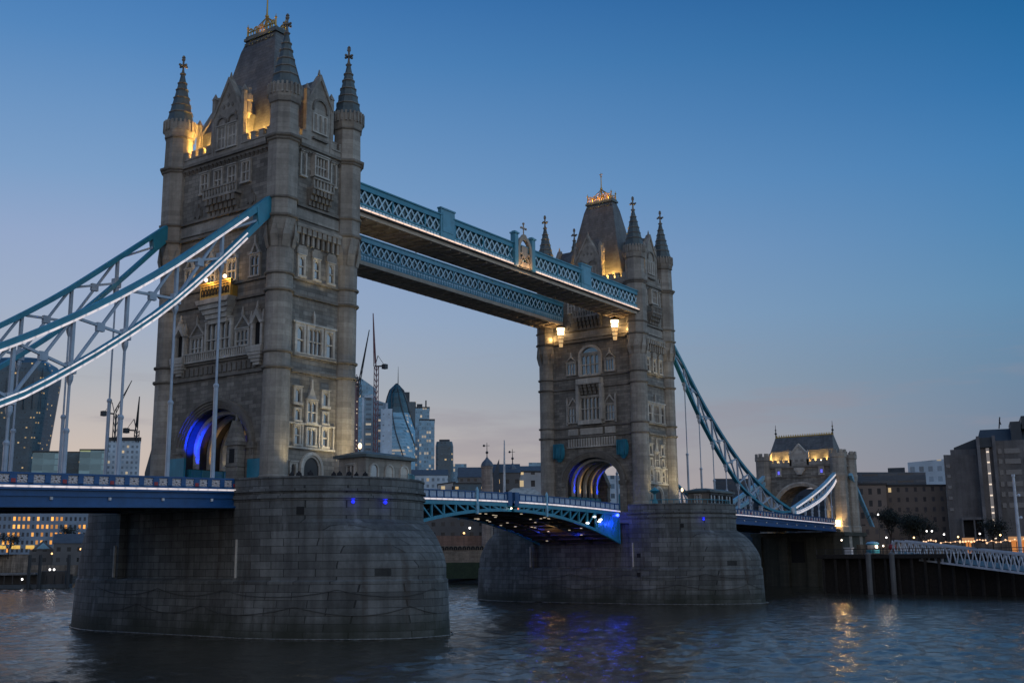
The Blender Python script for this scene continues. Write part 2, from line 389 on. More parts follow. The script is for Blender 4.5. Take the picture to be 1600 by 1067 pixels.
def make_pier(label):
    t = thing('bridge_pier', label, 'bridge pier', (0,0,0))
    low = MB()
    low.loft([R3(ring_plan('point', .45), -2), R3(ring_plan('point', .4), 0.6), R3(ring_plan('point', .2), 5.2), R3(ring_plan('point', .2), 5.45), R3(ring_plan('point', 0), 5.6), R3(ring_plan('point', 0), 5.62)], True, False)
    A = ring_plan('point', 0, 0.9); B = ring_plan('round', 0, 0.9)
    rg = [R3(ring_plan('point', 0), 5.62), R3(A, 5.7), R3(A, 6.9)]
    for k in range(1, 9):
        f = k/8; rg.append(R3(lerp_plan(A, B, f**1.25), 6.9+4.6*(.5*math.sin(f*math.pi/2)+.5*f**.8)))
    rg += [R3(B, 12.7), R3(ring_plan('round', 0), 12.75), R3(ring_plan('round', 0), 14.55)]
    low.loft(rg, False, True)
    low.build('pier_body', M['granite'], t)
    for z0, z1, o_ in ((13.55, 13.8, .22), (13.8, 13.95, .12), (14.25, 14.5, .25)):
        for sgn in (1, -1):
            sc_ = MB()
            arc = [(sgn*(PW)*math.cos(a), sgn*(11.8+PW*math.sin(a))) for a in [math.pi*i/24 for i in range(25)]]
            arc = [(sgn*PW, sgn*9.4)] + arc + [(-sgn*PW, sgn*9.4)]
            ou = [(sgn*(PW+o_)*math.cos(a), sgn*(11.8+(PW+o_)*math.sin(a))) for a in [math.pi*i/24 for i in range(25)]]
            ou = [(sgn*(PW+o_), sgn*9.4)] + ou + [(-sgn*(PW+o_), sgn*9.4)]
            n = len(arc)
            ai = [(x*0.985, y*0.985) for x, y in arc]
            sc_.add([(x,y,z0) for x,y in ai]+[(x,y,z0) for x,y in ou]+[(x,y,z1) for x,y in ou]+[(x,y,z1) for x,y in ai],
                    [f for i in range(n-1) for f in ((i,i+1,n+i+1,n+i),(n+i,n+i+1,2*n+i+1,2*n+i),(2*n+i,2*n+i+1,3*n+i+1,3*n+i))])
            sc_.build('string_course', M['granite'], t)
    for sgn in (1, -1):
        pm = MB()
        pr = lambda r: [(sgn*r*math.cos(a), sgn*(11.8+r*math.sin(a))) for a in [math.pi*i/28 for i in range(29)]]
        def band(r0, r1, z0, z1):
            i_ = [(sgn*r0, sgn*9.5)] + pr(r0) + [(-sgn*r0, sgn*9.5)]; o_ = [(sgn*r1, sgn*9.5)] + pr(r1) + [(-sgn*r1, sgn*9.5)]; n = len(i_)
            pm.add([(x,y,z0) for x,y in i_]+[(x,y,z0) for x,y in o_]+[(x,y,z1) for x,y in o_]+[(x,y,z1) for x,y in i_],
                   [f for i in range(n-1) for f in ((i,i+1,n+i+1,n+i),(n+i,n+i+1,2*n+i+1,2*n+i),(2*n+i,2*n+i+1,3*n+i+1,3*n+i),(3*n+i,3*n+i+1,i+1,i))] + [(0,n,2*n,3*n),(n-1,2*n-1,3*n-1,4*n-1)])
        band(PW-.55, PW+.02, 14.5, 15.5); band(PW-.62, PW+.1, 15.5, 15.72)
        pm.build('parapet', M['granite'], t)
    # chains hung in festoons above the water
    def hull(s):                                   # a walk along the camera side of the waterline, metres
        if s < 23.6: return Vector((-PW-.5, 11.8-s, 0))
        k = min(1, (s-23.6)/18.6)
        return Vector((-(PW+.42)*(1-k**1.35), -11.8-15.5*math.sin(k*math.pi/2*.999)**.95, 0))
    for z, ph, dp in ((4.7, 0, .7), (3.1, 3.4, .85)):
        pts = []
        for i in range(150):
            s_ = i*0.288; pe = 7.6+1.6*math.sin(ph*3+int((s_+ph)/8.2)*2.1); f = ((s_+ph) % 10.4)/10.4
            p = hull(s_); p.z = z - dp*4*f*(1-f); pts.append(p)
        MB().tube(pts, 0.04, 4).build('mooring_chain', M['chain_iron'], t)
    gb = MB().bar((-PW-.12, 9.6, 5.8), (-PW-.12, 9.6, 9.2), .22); gb.build('fender_post', M['trim'], t)
    gb = MB().bar((-PW-.12, -10.2, 5.8), (-PW-.12, -10.2, 9.6), .16); gb.build('fender_post', M['trim'], t)
    for y, z in ((-13.6, 3.2), (-13.6, 6.4)):
        pass
    return t
pier = make_pier('granite bridge pier standing nearest, carrying the taller looking tower on the left')
pier2 = copy_tree(pier); pier2.location = (SPAN, 0, 0)
pier2['label'] = 'granite bridge pier further off, below the tower where the walkways end'

M['foam'] = paint('river_foam', (0.20,0.20,0.19), 0.6, var=.8, sc=2.5)
for px_, lab in ((0, 'thin pale line of foam round the foot of the nearer pier'), (SPAN, 'thin pale line of foam round the foot of the further pier')):
    pl = ring_plan('point', .62); mb = MB(); rf_ = random.Random(4)
    pts = [(px_+x*(1+rf_.uniform(-.006,.012)), y*(1+rf_.uniform(-.004,.008)), .06) for x, y in pl]; mb.tube(pts+[pts[0]], .075, 5)
    tag(mb.build('foam', M['foam']), lab, 'foam', kind='stuff')
def pier_holes(t, pts, sz):
    for s_, z in pts:
        a = math.acos(max(-1, min(1, 0))) ; hb = MB()
        ang = s_
        c = Vector((-(PW+.02)*math.cos(ang), -11.8-(PW+.02)*math.sin(ang), z)); nx = Vector((-math.cos(ang), -math.sin(ang), 0)); u_ = Vector((math.sin(ang)*-1, math.cos(ang), 0))
        F = Frame(c, u_, nx); hb.fbox(F, -sz, sz, -sz, sz, -.4, .03); hb.build('drain_hole', M['dark'], t)
pier_holes(pier, [(0.55, 12.3)], .38)
pier_holes(pier2, [(0.62, 12.2)], .3)
def side_hole(t, x, y, z, s_):
    MB().box(x-.02, x+.4, y-s_, y+s_, z-s_, z+s_).build('drain_hole', M['dark'], t)
for y, z in ((-11.2, 7.6), (-11.2, 4.6)): side_hole(pier2, -PW-.22 if z < 5.6 else -PW, y, z, .34)

# ------------------------------------------------------------------ bridge tower
HX, HY, TA, TB = 5.4, 9.5, 5.14, 9.19
OFF = (0, 0, ROAD)
def arch_pts(a, b, zs, n=20, z0=None):
    p = [(a*math.cos(math.pi*i/n), zs+b*math.sin(math.pi*i/n)) for i in range(n+1)]
    if z0 is not None: p = [(a, z0)] + p + [(-a, z0)]
    return p
def arch_ring(mb, F, ao, bo, ai, bi, zs, z0, d0, d1, n=20):
    po, pi_ = arch_pts(ao, bo, zs, n, z0), arch_pts(ai, bi, zs, n, z0)
    k = len(po)
    vs = [F.p(u,z,d0) for u,z in pi_]+[F.p(u,z,d0) for u,z in po]+[F.p(u,z,d1) for u,z in po]+[F.p(u,z,d1) for u,z in pi_]
    mb.add(vs, [f for i in range(k-1) for f in ((i,i+1,k+i+1,k+i),(k+i,k+i+1,2*k+i+1,2*k+i),(2*k+i,2*k+i+1,3*k+i+1,3*k+i),(3*k+i,3*k+i+1,i+1,i))])
def window(F, uc, z0, w_, h_, cols, t, rows=1, head='lancet', sur=.2, proud=.24, label=None, trim='trim', off=OFF, mull=.13, hood=True):
    """stone surround, mullions and pointed heads, with a dark pane behind"""
    f = MB(); u0, u1, z1 = uc-w_/2, uc+w_/2, z0+h_
    f.fbox(F, u0-sur, u0, z0-sur*.6, z1+sur, 0, proud); f.fbox(F, u1, u1+sur, z0-sur*.6, z1+sur, 0, proud)
    f.fbox(F, u0, u1, z1, z1+sur, 0, proud); f.fbox(F, u0-sur*1.3, u1+sur*1.3, z0-sur*1.1, z0, 0, proud+.1)
    if hood: f.fbox(F, u0-sur*1.2, u1+sur*1.2, z1+sur, z1+sur+.12, 0, proud+.12)
    cw = (u1-u0)/cols
    for i in range(1, cols): f.fbox(F, u0+i*cw-mull/2, u0+i*cw+mull/2, z0, z1, .02, proud*.75)
    for r_ in range(1, rows): zz = z0+h_*r_/rows; f.fbox(F, u0, u1, zz-mull*.6, zz+mull*.6, .02, proud*.7)
    if head == 'lancet':
        for i in range(cols):
            a, b = u0+i*cw, u0+(i+1)*cw; hh = min(.75*cw, h_*.3); mid = (a+b)/2
            f.fpoly(F, [(a,z1),(a,z1-hh),(a+cw*.14,z1-hh*.45),(mid,z1)], .02, proud*.6)
            f.fpoly(F, [(b,z1),(mid,z1),(b-cw*.14,z1-hh*.45),(b,z1-hh)], .02, proud*.6)
    o = f.build('window', M[trim], t, off)
    if label: o['label'] = label
    MB().fbox(F, u0, u1, z0, z1, -.05, .03).build('pane', M['pane'], o, off)
    return o
def gable_roof(mb, F, hw, z0, z1, d0, d1):
    mb.hexa([F.p(-hw,z0,d0),F.p(0,z0,d0),F.p(0,z0,d1),F.p(-hw,z0,d1),F.p(-hw,z0+.02,d0),F.p(0,z1,d0),F.p(0,z1,d1),F.p(-hw,z0+.02,d1)])
    mb.hexa([F.p(hw,z0,d0),F.p(0,z0,d0),F.p(0,z0,d1),F.p(hw,z0,d1),F.p(hw,z0+.02,d0),F.p(0,z1,d0),F.p(0,z1,d1),F.p(hw,z0+.02,d1)])
def pinnacle(mb, F, u, z0, z1, d, r=.22):
    mb.fbox(F, u-r, u+r, z0, z1-.8, d-r, d+r)
    b = F.p(u, z1-.8, d); mb.loft([[F.p(u-r*1.3,z1-.8,d-r*1.3),F.p(u+r*1.3,z1-.8,d-r*1.3),F.p(u+r*1.3,z1-.8,d+r*1.3),F.p(u-r*1.3,z1-.8,d+r*1.3)],
             [F.p(u-.04,z1,d-.04),F.p(u+.04,z1,d-.04),F.p(u+.04,z1,d+.04),F.p(u-.04,z1,d+.04)]])
def corbels(F, u0, u1, ztop, zbot, depth, n, t, name='corbel_table', trim='string'):
    mb = MB(); st = (u1-u0)/n
    for i in range(n):
        a = u0+st*(i+.18); b = u0+st*(i+.82)
        for k in range(3):
            f0, f1 = k/3, (k+1)/3
            mb.fbox(F, a, b, ztop-(ztop-zbot)*(f0+.3333), ztop-(ztop-zbot)*f0-.01, -.05, depth*(1-f0*.85))
    return mb.build(name, M[trim], t, OFF)
def niche(F, uc, z0, t):
    mb = MB()
    mb.lathe_at = None
    mb.fbox(F, uc-.95, uc-.6, z0, z0+2.6, 0, .5); mb.fbox(F, uc+.6, uc+.95, z0, z0+2.6, 0, .5)
    mb.fpoly(F, [(uc-1.1,z0+2.5),(uc-.62,z0+2.5),(uc,z0+3.4),(uc+.62,z0+2.5),(uc+1.1,z0+2.5),(uc,z0+4.25)], 0, .65)
    pinnacle(mb, F, uc-.95, z0+2.5, z0+4.0, .35, .14); pinnacle(mb, F, uc+.95, z0+2.5, z0+4.0, .35, .14); pinnacle(mb, F, uc, z0+4.1, z0+5.1, .35, .12)
    for k in range(6):
        r = 1.15*math.cos(k/6*1.35); zt = z0-.35*k
        mb.fpoly(F, [(uc+r*math.cos(math.pi*(1-i/8)), 0) if False else (uc-r+2*r*i/8, zt-.35) for i in (0,8)] + [(uc+r, zt), (uc-r, zt)], 0, r*.75)
    o = mb.build('niche', M['trim'], t, OFF)
    MB().fbox(F, uc-.6, uc+.6, z0, z0+2.75, -.05, .04).build('recess', M['dark'], o, OFF)
    return o

def make_tower(label):
    t = thing('bridge_tower', label, 'bridge tower', (0,0,ROAD))
    FL = Frame((-HX,0,0), (0,-1,0), (-1,0,0))       # towards the bank, over the road
    FR = Frame((HX,0,0), (0,1,0), (1,0,0))          # towards the middle of the river, over the road
    FS = Frame((0,-HY,0), (1,0,0), (0,-1,0)); FN = Frame((0,HY,0), (-1,0,0), (0,1,0))
    # ---- walls, with the road arch cut through
    wb = MB(); AZ, AA, AB_ = 19.7, 5.3, 4.55
    ap = arch_pts(AA, AB_, AZ, 24, ROAD-.2); n = len(ap); top = 28.0
    for x in (-HX, HX):
        wb.add([(x, -HY, ROAD-.2), (x, -AA, ROAD-.2), (x, -AA, top), (x, -HY, top)], [(0,1,2,3)])
        wb.add([(x, HY, ROAD-.2), (x, AA, ROAD-.2), (x, AA, top), (x, HY, top)], [(0,1,2,3)])
        wb.add([(x, y, z) for y, z in ap[1:-1]] + [(x, y, top) for y, z in ap[1:-1]], [(i, i+1, n-2+i+1, n-2+i) for i in range(n-3)])
    wb.add([(-HX, y, z) for y, z in ap] + [(HX, y, z) for y, z in ap], [(i, i+1, n+i+1, n+i) for i in range(n-1)])
    for y in (-HY, HY): wb.add([(-HX,y,ROAD-.2),(HX,y,ROAD-.2),(HX,y,top),(-HX,y,top)], [(0,1,2,3)])
    wb.box(-HX, HX, -HY, HY, 28.0, 45.2)
    wb.box(-HX-.06, HX+.06, -HY-.06, HY+.06, 45.2, 54.0)
    wb.build('wall', M['stone'], t, OFF)
    # ---- arch mouldings, vault ribs
    for F in (FL, FR):
        am = MB()
        arch_ring(am, F, 6.5, 5.75, 6.1, 5.35, AZ, AZ-1.0, 0, .55)
        arch_ring(am, F, 6.1, 5.35, 5.8, 5.05, AZ, ROAD, 0, .4)
        arch_ring(am, F, 5.8, 5.05, 5.55, 4.8, AZ, ROAD, 0, .26)
        arch_ring(am, F, 5.55, 4.8, 5.3, 4.55, AZ, ROAD, 0, .13)
        am.build('arch_moulding', M['string'], t, OFF)
        for s_ in (-1, 1):
            im = MB(); im.fbox(F, s_*6.0-.75, s_*6.0+.75, AZ-.3, AZ+.35, 0, .62); im.fbox(F, s_*6.05-.65, s_*6.05+.65, ROAD, AZ-.3, 0, .45)
            im.build('impost', M['stone'], t, OFF)
    for k in range(5):
        x = -3.9+k*1.95; rb = MB(); F = Frame((x,0,0), (0,-1,0), (-1,0,0))
        arch_ring(rb, F, 5.2, 4.45, 4.75, 4.0, AZ, AZ-1.9, -.28, .28, 20)
        rb.build('vault_rib', M['trim'], t, OFF)
    lin_ = MB(); arch_ring(lin_, Frame((0,0,0), (0,-1,0), (-1,0,0)), 5.29, 4.54, 5.19, 4.44, AZ, ROAD, -HX+.25, HX-.25, 20); lin_.build('vault_gap_shade', M['vault'], t, OFF)  # dark sheet added to paint the shade between the lit ribs
    for s_ in (-1, 1):
        gp = MB()
        gp.box(-HX+.3, HX-.3, s_*4.7, s_*5.15, ROAD, AZ-2.0)
        for k in range(7): gp.box(-HX+.5+k*1.6, -HX+.68+k*1.6, s_*4.58, s_*4.7, ROAD, AZ-2.0)
        gp.build('gate_panel', M['teal'], t, OFF)
    # little gabled gatehouses that stand in the arch mouths
    for F, sg in ((FL, 1),):
        gh = MB(); c = 4.75
        gh.fbox(F, c-.85, c+.85, ROAD, 20.0, .65, 1.7); gh.fpoly(F, [(c-1.05,20.0),(c+1.05,20.0),(c,22.4)], .6, 1.8); pinnacle(gh, F, c, 22.1, 23.2, 1.2, .1)
        gh.fbox(F, c-1.05, c+1.05, 19.7, 19.98, .66, 1.85); gh.fbox(F, c-.95, c+.95, 17.4, 17.6, .7, 1.8)
        o = gh.build('gatehouse', M['stone'], t, OFF)
        MB().fbox(F, c-.4, c+.4, 17.8, 19.3, 1.6, 1.74).build('recess', M['dark'], o, OFF)
        tp = MB().fbox(F, c+1.2, c+3.2, ROAD, 18.2, .2, .6); tp.build('gate_leaf', M['teal'], t, OFF)
        tp = MB().fbox(F, -c-2.6, -c+.4, ROAD, 18.9, .46, .75); tp.build('gate_leaf', M['teal'], t, OFF)
    # ---- string courses right round
    def course(z0, z1, o_, mb):
        for a, b, c_, d in ((-HX-o_, -HX+.2, -HY-o_, HY+o_), (HX-.2, HX+o_, -HY-o_, HY+o_)): mb.box(a, b, c_, d, z0, z1)
        mb.box(-HX+.2, HX-.2, -HY-o_, -HY+.2, z0, z1); mb.box(-HX+.2, HX-.2, HY-.2, HY+o_, z0, z1)
    for z, h, o_ in ((27.75, .3, .3), (29.5, .28, .26), (36.3, .3, .3), (38.2, .28, .26), (44.6, .32, .42), (46.7, .3, .36), (53.5, .3, .35), (53.8, .35, .6)):
        mb = MB(); course(z, z+h, o_, mb); mb.build('string_course', M['string'], t, OFF)
    mb = MB(); course(45.25, 46.4, .18, mb); mb.build('string_course', M['turret'], t, OFF)
    for F, L_ in ((FL, HY), (FR, HY), (FS, HX), (FN, HX)):
        corbels(F, -L_+1, L_-1, 53.5, 53.05, .38, int(L_*2.6), t)
    # ---- corner turrets with their spires
    for sx in (-1, 1):
        for sy in (-1, 1):
            c = (sx*TA, sy*TB); tu = MB(); ph = math.pi/8
            tu.lathe([(1.72,ROAD-.2),(1.72,15.4),(1.62,15.5),(1.62,16.2),(1.5,16.4),(1.46,27.6),(1.46,42.2),(1.5,42.3)], 16, c, ph)
            o = tu.build('turret', M['turret'], t, OFF)
            ub = MB(); ub.lathe([(1.46,42.0),(1.78,44.6),(1.78,54.0),(1.72,54.6),(1.66,57.9)], 8, c, ph); ub.build('upper_stage', M['turret'], o, OFF)
            br = MB()
            for k in range(8):                      # pointed broaches where round turns to eight-sided
                a = ph+2*math.pi*k/8; d = Vector((math.cos(a), math.sin(a), 0)); s_ = Vector((-d.y, d.x, 0)); cc = Vector((*c, 0))
                br.add([cc+d*1.5+s_*.42+Vector((0,0,41.2)), cc+d*1.5-s_*.42+Vector((0,0,41.2)), cc+d*1.84-s_*.45+Vector((0,0,42.6)), cc+d*1.84+s_*.45+Vector((0,0,42.6)), cc+d*1.74+Vector((0,0,44.7))],
                       [(0,1,2,3),(2,3,4),(0,3,4),(1,2,4)])
            br.build('broach', M['turret'], o, OFF)
            for z, h, r in ((27.75,.3,1.74),(29.5,.28,1.7),(36.3,.3,1.74),(38.2,.28,1.7),(44.6,.32,2.02),(46.7,.3,1.98),(53.5,.3,1.98),(53.8,.35,2.2),(58.0,.25,1.85)):
                MB().lathe([(r-.12,z),(r,z+h*.4),(r,z+h),(r-.2,z+h+.04)], 16 if z < 42 else 8, c, ph).build('turret_ring', M['string'], o, OFF)
            bt = MB(); bt.lathe([(1.66,57.9),(1.9,58.6),(1.98,59.0),(1.98,60.0),(1.7,60.02)], 8, c, ph)
            for k in range(24):
                a = 2*math.pi*(k+.5)/24; F = Frame((c[0]+1.96*math.cos(a), c[1]+1.96*math.sin(a), 0), (-math.sin(a), math.cos(a), 0), (math.cos(a), math.sin(a), 0))
                bt.fbox(F, -.11, .11, 59.0, 60.3, -.25, .08)
            bt.build('turret_crown', M['turret'], o, OFF)
            sp = MB(); sp.lathe([(1.85,60.0),(1.55,60.9),(1.02,63.2),(.28,66.6),(.2,66.8)], 8, c, ph)
            spo = sp.build('spire', M['lead'], o, OFF)
            for z, r in ((61.6,1.43),(62.6,1.18),(63.6,.98),(64.7,.74),(65.6,.55)): MB().lathe([(r,z-.1),(r+.1,z),(r+.02,z+.1)], 8, c, ph).build('spire_band', M['string'], spo, OFF)
            fn = MB(); fn.lathe([(.2,66.6),(.42,66.9),(.2,67.1),(.13,67.5),(.13,69.0),(.25,69.1),(.1,69.35)], 6, c, 0)
            for a in (0, math.pi/2):
                d = Vector((math.cos(a), math.sin(a), 0)); cc = Vector((*c, 68.0))
                fn.bar(cc-d*.52, cc+d*.52, .2)
                for q in (-1, 1): fn.ball(cc+d*.52*q, .17, 6, 4)
            fn.ball(Vector((*c, 68.85)), .26, 6, 4)
            fn.build('finial', M['string'], o, OFF)
    # ---- windows and balconies on the two faces over the road
    for F in (FL, FR):
        for u in (-3.6, -1.2, 1.2, 3.6): window(F, u, 50.15, 1.15, 2.3, 2, t, rows=2, proud=.3)
        bal = MB(); bal.fbox(F, -2.9, 2.9, 48.85, 49.15, 0, 1.0); bal.fbox(F, -2.9, 2.9, 50.0, 50.2, .8, 1.05)
        for i in range(12): u = -2.8+i*.51; bal.fbox(F, u-.12, u+.12, 49.15, 50.0, .82, .98)
        bal.build('balcony', M['turret'], t, OFF); corbels(F, -2.7, 2.7, 48.85, 46.75, .95, 7, t)
        sh = MB()
        for u in (-4.6, 4.6):
            sh.fpoly(F, [(u-.45,47.6),(u,47.0),(u+.45,47.6),(u+.45,48.5),(u-.45,48.5)], 0, .22)
            sh.fbox(F, u-.08, u+.08, 48.5, 49.0, 0, .25); sh.fbox(F, u-.7, u-.5, 47.4, 48.2, 0, .2); sh.fbox(F, u+.5, u+.7, 47.4, 48.2, 0, .2)
        sh.build('carved_shield', M['string'], t, OFF)
    # bank side
    F = FL
    for u in (-5.6, -1.8, 1.8, 5.6):
        window(F, u, 38.75, 1.3, 2.25, 2, t, rows=2, proud=.26)
        ho = MB(); ho.fpoly(F, [(u-.95,41.2),(u-.5,41.25),(u,42.3),(u+.5,41.25),(u+.95,41.2),(u+.14,42.5),(u+.1,43.4),(u-.1,43.4),(u-.14,42.5)], 0, .28); ho.build('hood_mould', M['trim'], t, OFF)
    window(F, -3.75, 30.35, 1.9, 2.3, 3, t, rows=2); window(F, 3.95, 30.35, 1.9, 2.3, 3, t, rows=2)
    window(F, 0.0, 30.2, 3.9, 3.9, 5, t, rows=2, sur=.3, proud=.34)
    for u in (-3.75, 3.95):
        ho = MB(); ho.fpoly(F, [(u-1.3,33.0),(u,34.5),(u+1.3,33.0),(u+1.1,33.0),(u,34.2),(u-1.1,33.0)], 0, .24); pinnacle(ho, F, u, 34.2, 35.4, .2, .1); ho.build('hood_mould', M['trim'], t, OFF)
    niche(F, -6.55, 30.6, t); niche(F, 6.55, 30.6, t)
    # gilded balcony on a great bracket, with two lamps
    br = MB()
    for k in range(5):
        f = k/5; br.fpoly(F, [(-2.9+f*1.6, 36.7-k*.55), (2.9-f*1.6, 36.7-k*.55), (2.6-f*1.5, 36.15-k*.55), (-2.6+f*1.5, 36.15-k*.55)], 0, 1.45*(1-f*.8))
    br.build('bracket', M['trim'], t, OFF)
    sb = MB(); sb.fbox(F, -2.6, 2.6, 36.85, 38.55, .75, .95); sb.fbox(F, -2.7, 2.7, 36.7, 36.85, 0, 1.05); sb.fbox(F, -2.7, 2.7, 38.55, 38.72, .65, 1.05)
    for s_ in (-1, 1): sb.fbox(F, s_*2.6-.1, s_*2.6+.1, 36.85, 38.0, 0, .75)
    so_ = sb.build('gilded_balcony', M['gilt'], t, OFF)
    sc2 = MB()
    for i in range(9):
        u = -2.1+i*.525
        arch_ring(sc2, Frame(F.p(u, 0), F.u, F.nn), .22, .3, .11, .16, 37.75, 37.15, .95, 1.02, 6)
        sc2.fbox(F, u-.2, u+.2, 37.3, 37.42, .95, 1.01); sc2.fbox(F, u-.22, u+.1, 38.2, 38.3, .95, 1.01)
    sc2.build('scrollwork', M['dark'], so_, OFF)
    for u in (-1.7, 1.5):
        lb = MB(); lb.ball(F.p(u, 39.15, .9), .2, 8, 6); lo = lb.build('lamp_globe', M['warm_white'], so_, OFF)
        lamp('balcony_light', 'POINT', F.p(u, 39.0, 1.8), 100, (1.0,.6,.2), t, size=.2, off=OFF)
    # balustrade below the windows
    bl = MB(); bl.fbox(F, -7.2, 7.2, 29.78, 29.95, 0, .55); bl.fbox(F, -5.4, 5.4, 30.75, 30.9, .35, .6)
    for i in range(30): u = -5.3+i*.3655; bl.fbox(F, u-.08, u+.08, 29.95, 30.75, .4, .55)
    bl.build('balustrade', M['trim'], t, OFF)
    fz = MB()
    for i in range(16): u = -6.0+i*.8; fz.fbox(F, u-.28, u+.28, 28.3, 29.2, 0, .2)
    fz.build('frieze', M['string'], t, OFF)
    # river side
    F = FR
    window(F, 0.0, 38.7, 3.5, 3.4, 4, t, rows=2, sur=.3, proud=.34)
    am = MB(); arch_ring(am, F, 2.3, 1.9, 1.85, 1.45, 42.0, 38.6, 0, .42, 14); am.build('hood_mould', M['trim'], t, OFF)
    hd = MB(); hd.fpoly(F, [(-1.8,42.1)] + [(-1.8*math.cos(math.pi*i/10), 42.1+1.35*math.sin(math.pi*i/10)) for i in range(1,10)] + [(1.8,42.1)], -.02, .05); hd.build('window_head', M['pane'], t, OFF)
    for u in (-3.9, 3.9):
        window(F, u, 39.0, 1.6, 1.9, 3, t); pz = MB(); pz.fpoly(F, [(u-1.1,41.2),(u,42.0),(u+1.1,41.2),(u+.2,42.1),(u,43.0),(u-.2,42.1)], 0, .3); pz.build('hood_mould', M['trim'], t, OFF)
    # oriel in the middle
    orl = MB(); orl.fbox(F, -2.5, 2.5, 36.9, 37.9, 0, 1.1); orl.fbox(F, -2.3, 2.3, 29.9, 30.6, 0, .9)
    for u in (-2.35, 2.35): orl.fbox(F, u-.28, u+.28, 30.6, 36.9, 0, .95)
    o = orl.build('oriel', M['trim'], t, OFF); corbels(F, -2.2, 2.2, 36.9, 35.2, .85, 5, t)
    window(F, 0, 30.7, 3.9, 3.9, 5, t, rows=2, sur=.18, proud=.5)
    for u in (-3.7, 3.7):
        window(F, u, 30.5, 1.8, 2.5, 3, t, rows=2)
        ho = MB(); ho.fpoly(F, [(u-1.25,33.3),(u,34.9),(u+1.25,33.3),(u+1.0,33.3),(u,34.5),(u-1.0,33.3)], 0, .26); pinnacle(ho, F, u-1.15, 30, 35.0, .2, .14); pinnacle(ho, F, u+1.15, 30, 35.0, .2, .14); ho.build('hood_mould', M['trim'], t, OFF)
    pn = MB()
    for a, b in ((-4.7, -2.7), (-2.2, 2.2), (2.7, 4.7)): pn.fbox(F, a, b, 28.2, 29.3, 0, .3)
    pn.build('carved_panel', M['trim'], t, OFF)
    bd = MB()
    for i in range(19): u = -4.6+i*.511; bd.fbox(F, u-.14, u+.14, 26.2, 27.6, 0, .3)
    bd.fbox(F, -5, 5, 26.0, 26.2, 0, .34); bd.build('frieze', M['trim'], t, OFF)
    for u in (-6.35, 6.35):
        cr = MB(); c = F.p(u, 0, 0)
        cr.loft([[F.p(u+r*math.cos(2*math.pi*i/10), z, .55+r*.7*math.sin(2*math.pi*i/10)) for i in range(10)] for r, z in ((.3,23.7),(.8,24.3),(1.0,25.0),(1.02,25.8),(.8,26.6),(.3,26.9))])
        for k in range(6): cr.fbox(F, u-.9+k*.32, u-.78+k*.32, 24.3, 26.8, .5, 1.32)
        cr.build('shield_boss', M['teal'], t, OFF)
    # ---- the two side faces
    for F in (FS, FN):
        window(F, 0, 50.9, 1.9, 2.2, 4, t, rows=2, proud=.7); window(F, -2.45, 50.5, .62, 2.6, 1, t); window(F, 2.45, 50.5, .62, 2.6, 1, t)
        bal = MB(); bal.fbox(F, -1.7, 1.7, 49.0, 49.25, 0, 1.15); bal.fbox(F, -1.7, 1.7, 50.1, 50.3, .95, 1.2)
        for i in range(7): u = -1.6+i*.533; bal.fbox(F, u-.12, u+.12, 49.25, 50.1, .97, 1.13)
        bal.build('balcony', M['turret'], t, OFF); corbels(F, -1.8, 1.8, 49.0, 47.1, 1.05, 6, t)
        mc = MB()
        for i in range(9):
            u = -3.2+i*.8
            mc.fbox(F, u-.16, u+.16, 42.3, 43.9, 0, .42); mc.fbox(F, u-.28, u+.28, 43.5, 44.2, 0, .6)
        mc.fbox(F, -3.6, 3.6, 44.2, 44.6, 0, .66); mc.build('machicolation', M['turret'], t, OFF); MB().fbox(F, -3.4, 3.4, 42.5, 43.6, .06, .1).build('recess', M['dark'], t, OFF)  # the dark plate paints the shade in the gaps between the brackets
        for u in (-2.35, 0, 2.35):
            window(F, u, 38.75, .75, 2.1, 1, t, rows=2, sur=.24)
            tp = MB(); tp.fbox(F, u-.8, u+.8, 41.2, 41.9, 0, .3); tp.fpoly(F, [(u-.7,41.9),(u+.7,41.9),(u+.5,42.2),(u-.5,42.2)], 0, .3); tp.build('hood_mould', M['turret'], t, OFF)
        for u, w_, c_ in ((-2.3, 1.0, 1), (0, 1.9, 3), (2.3, 1.0, 1)): window(F, u, 30.0, w_, 2.9, c_, t, rows=2, sur=.34, proud=.3)
        pz = MB(); pinnacle(pz, F, -.2, 33.3, 35.0, .2, .12); pz.fbox(F, -3.4, 3.4, 33.3, 33.5, 0, .36); pz.fbox(F, -3.3, 3.3, 29.7, 29.85, 0, .4); pz.build('hood_mould', M['trim'], t, OFF)
        for u in (-2.4, 1.9): window(F, u, 24.45, .75, 1.45, 1, t, sur=.27)
        window(F, -.2, 22.4, 1.25, 2.3, 2, t, rows=2, sur=.22); window(F, -.2, 19.9, 1.25, 1.8, 2, t, sur=.2, hood=False)
        for u in (-2.35, 1.95): window(F, u, 22.5, .7, 1.15, 1, t, sur=.2, hood=False); window(F, u, 19.9, .7, 1.9, 1, t, rows=2, sur=.22)
        pf = MB(); pf.fbox(F, -3.7, 3.5, 19.4, 19.62, 0, .3); pf.fbox(F, -3.7, 3.5, 22.05, 22.25, 0, .24)
        for u in (-3.6, -1.5, 1.1, 3.3): pf.fbox(F, u-.1, u+.1, 19.62, 22.05, 0, .2)
        pf.build('panel_moulding', M['trim'], t, OFF)
        pz = MB(); pz.fpoly(F, [(-.9,25.0),(.5,25.0),(-.05,26.2),(-.1,27.2),(-.3,27.2),(-.35,26.2)], 0, .22); pz.build('hood_mould', M['trim'], t, OFF)
        dm = MB(); arch_ring(dm, F, 1.75, 1.95, 1.4, 1.6, 17.2, ROAD, 0, .3, 12); arch_ring(dm, F, 1.4, 1.6, 1.15, 1.35, 17.2, ROAD, 0, .16, 12)
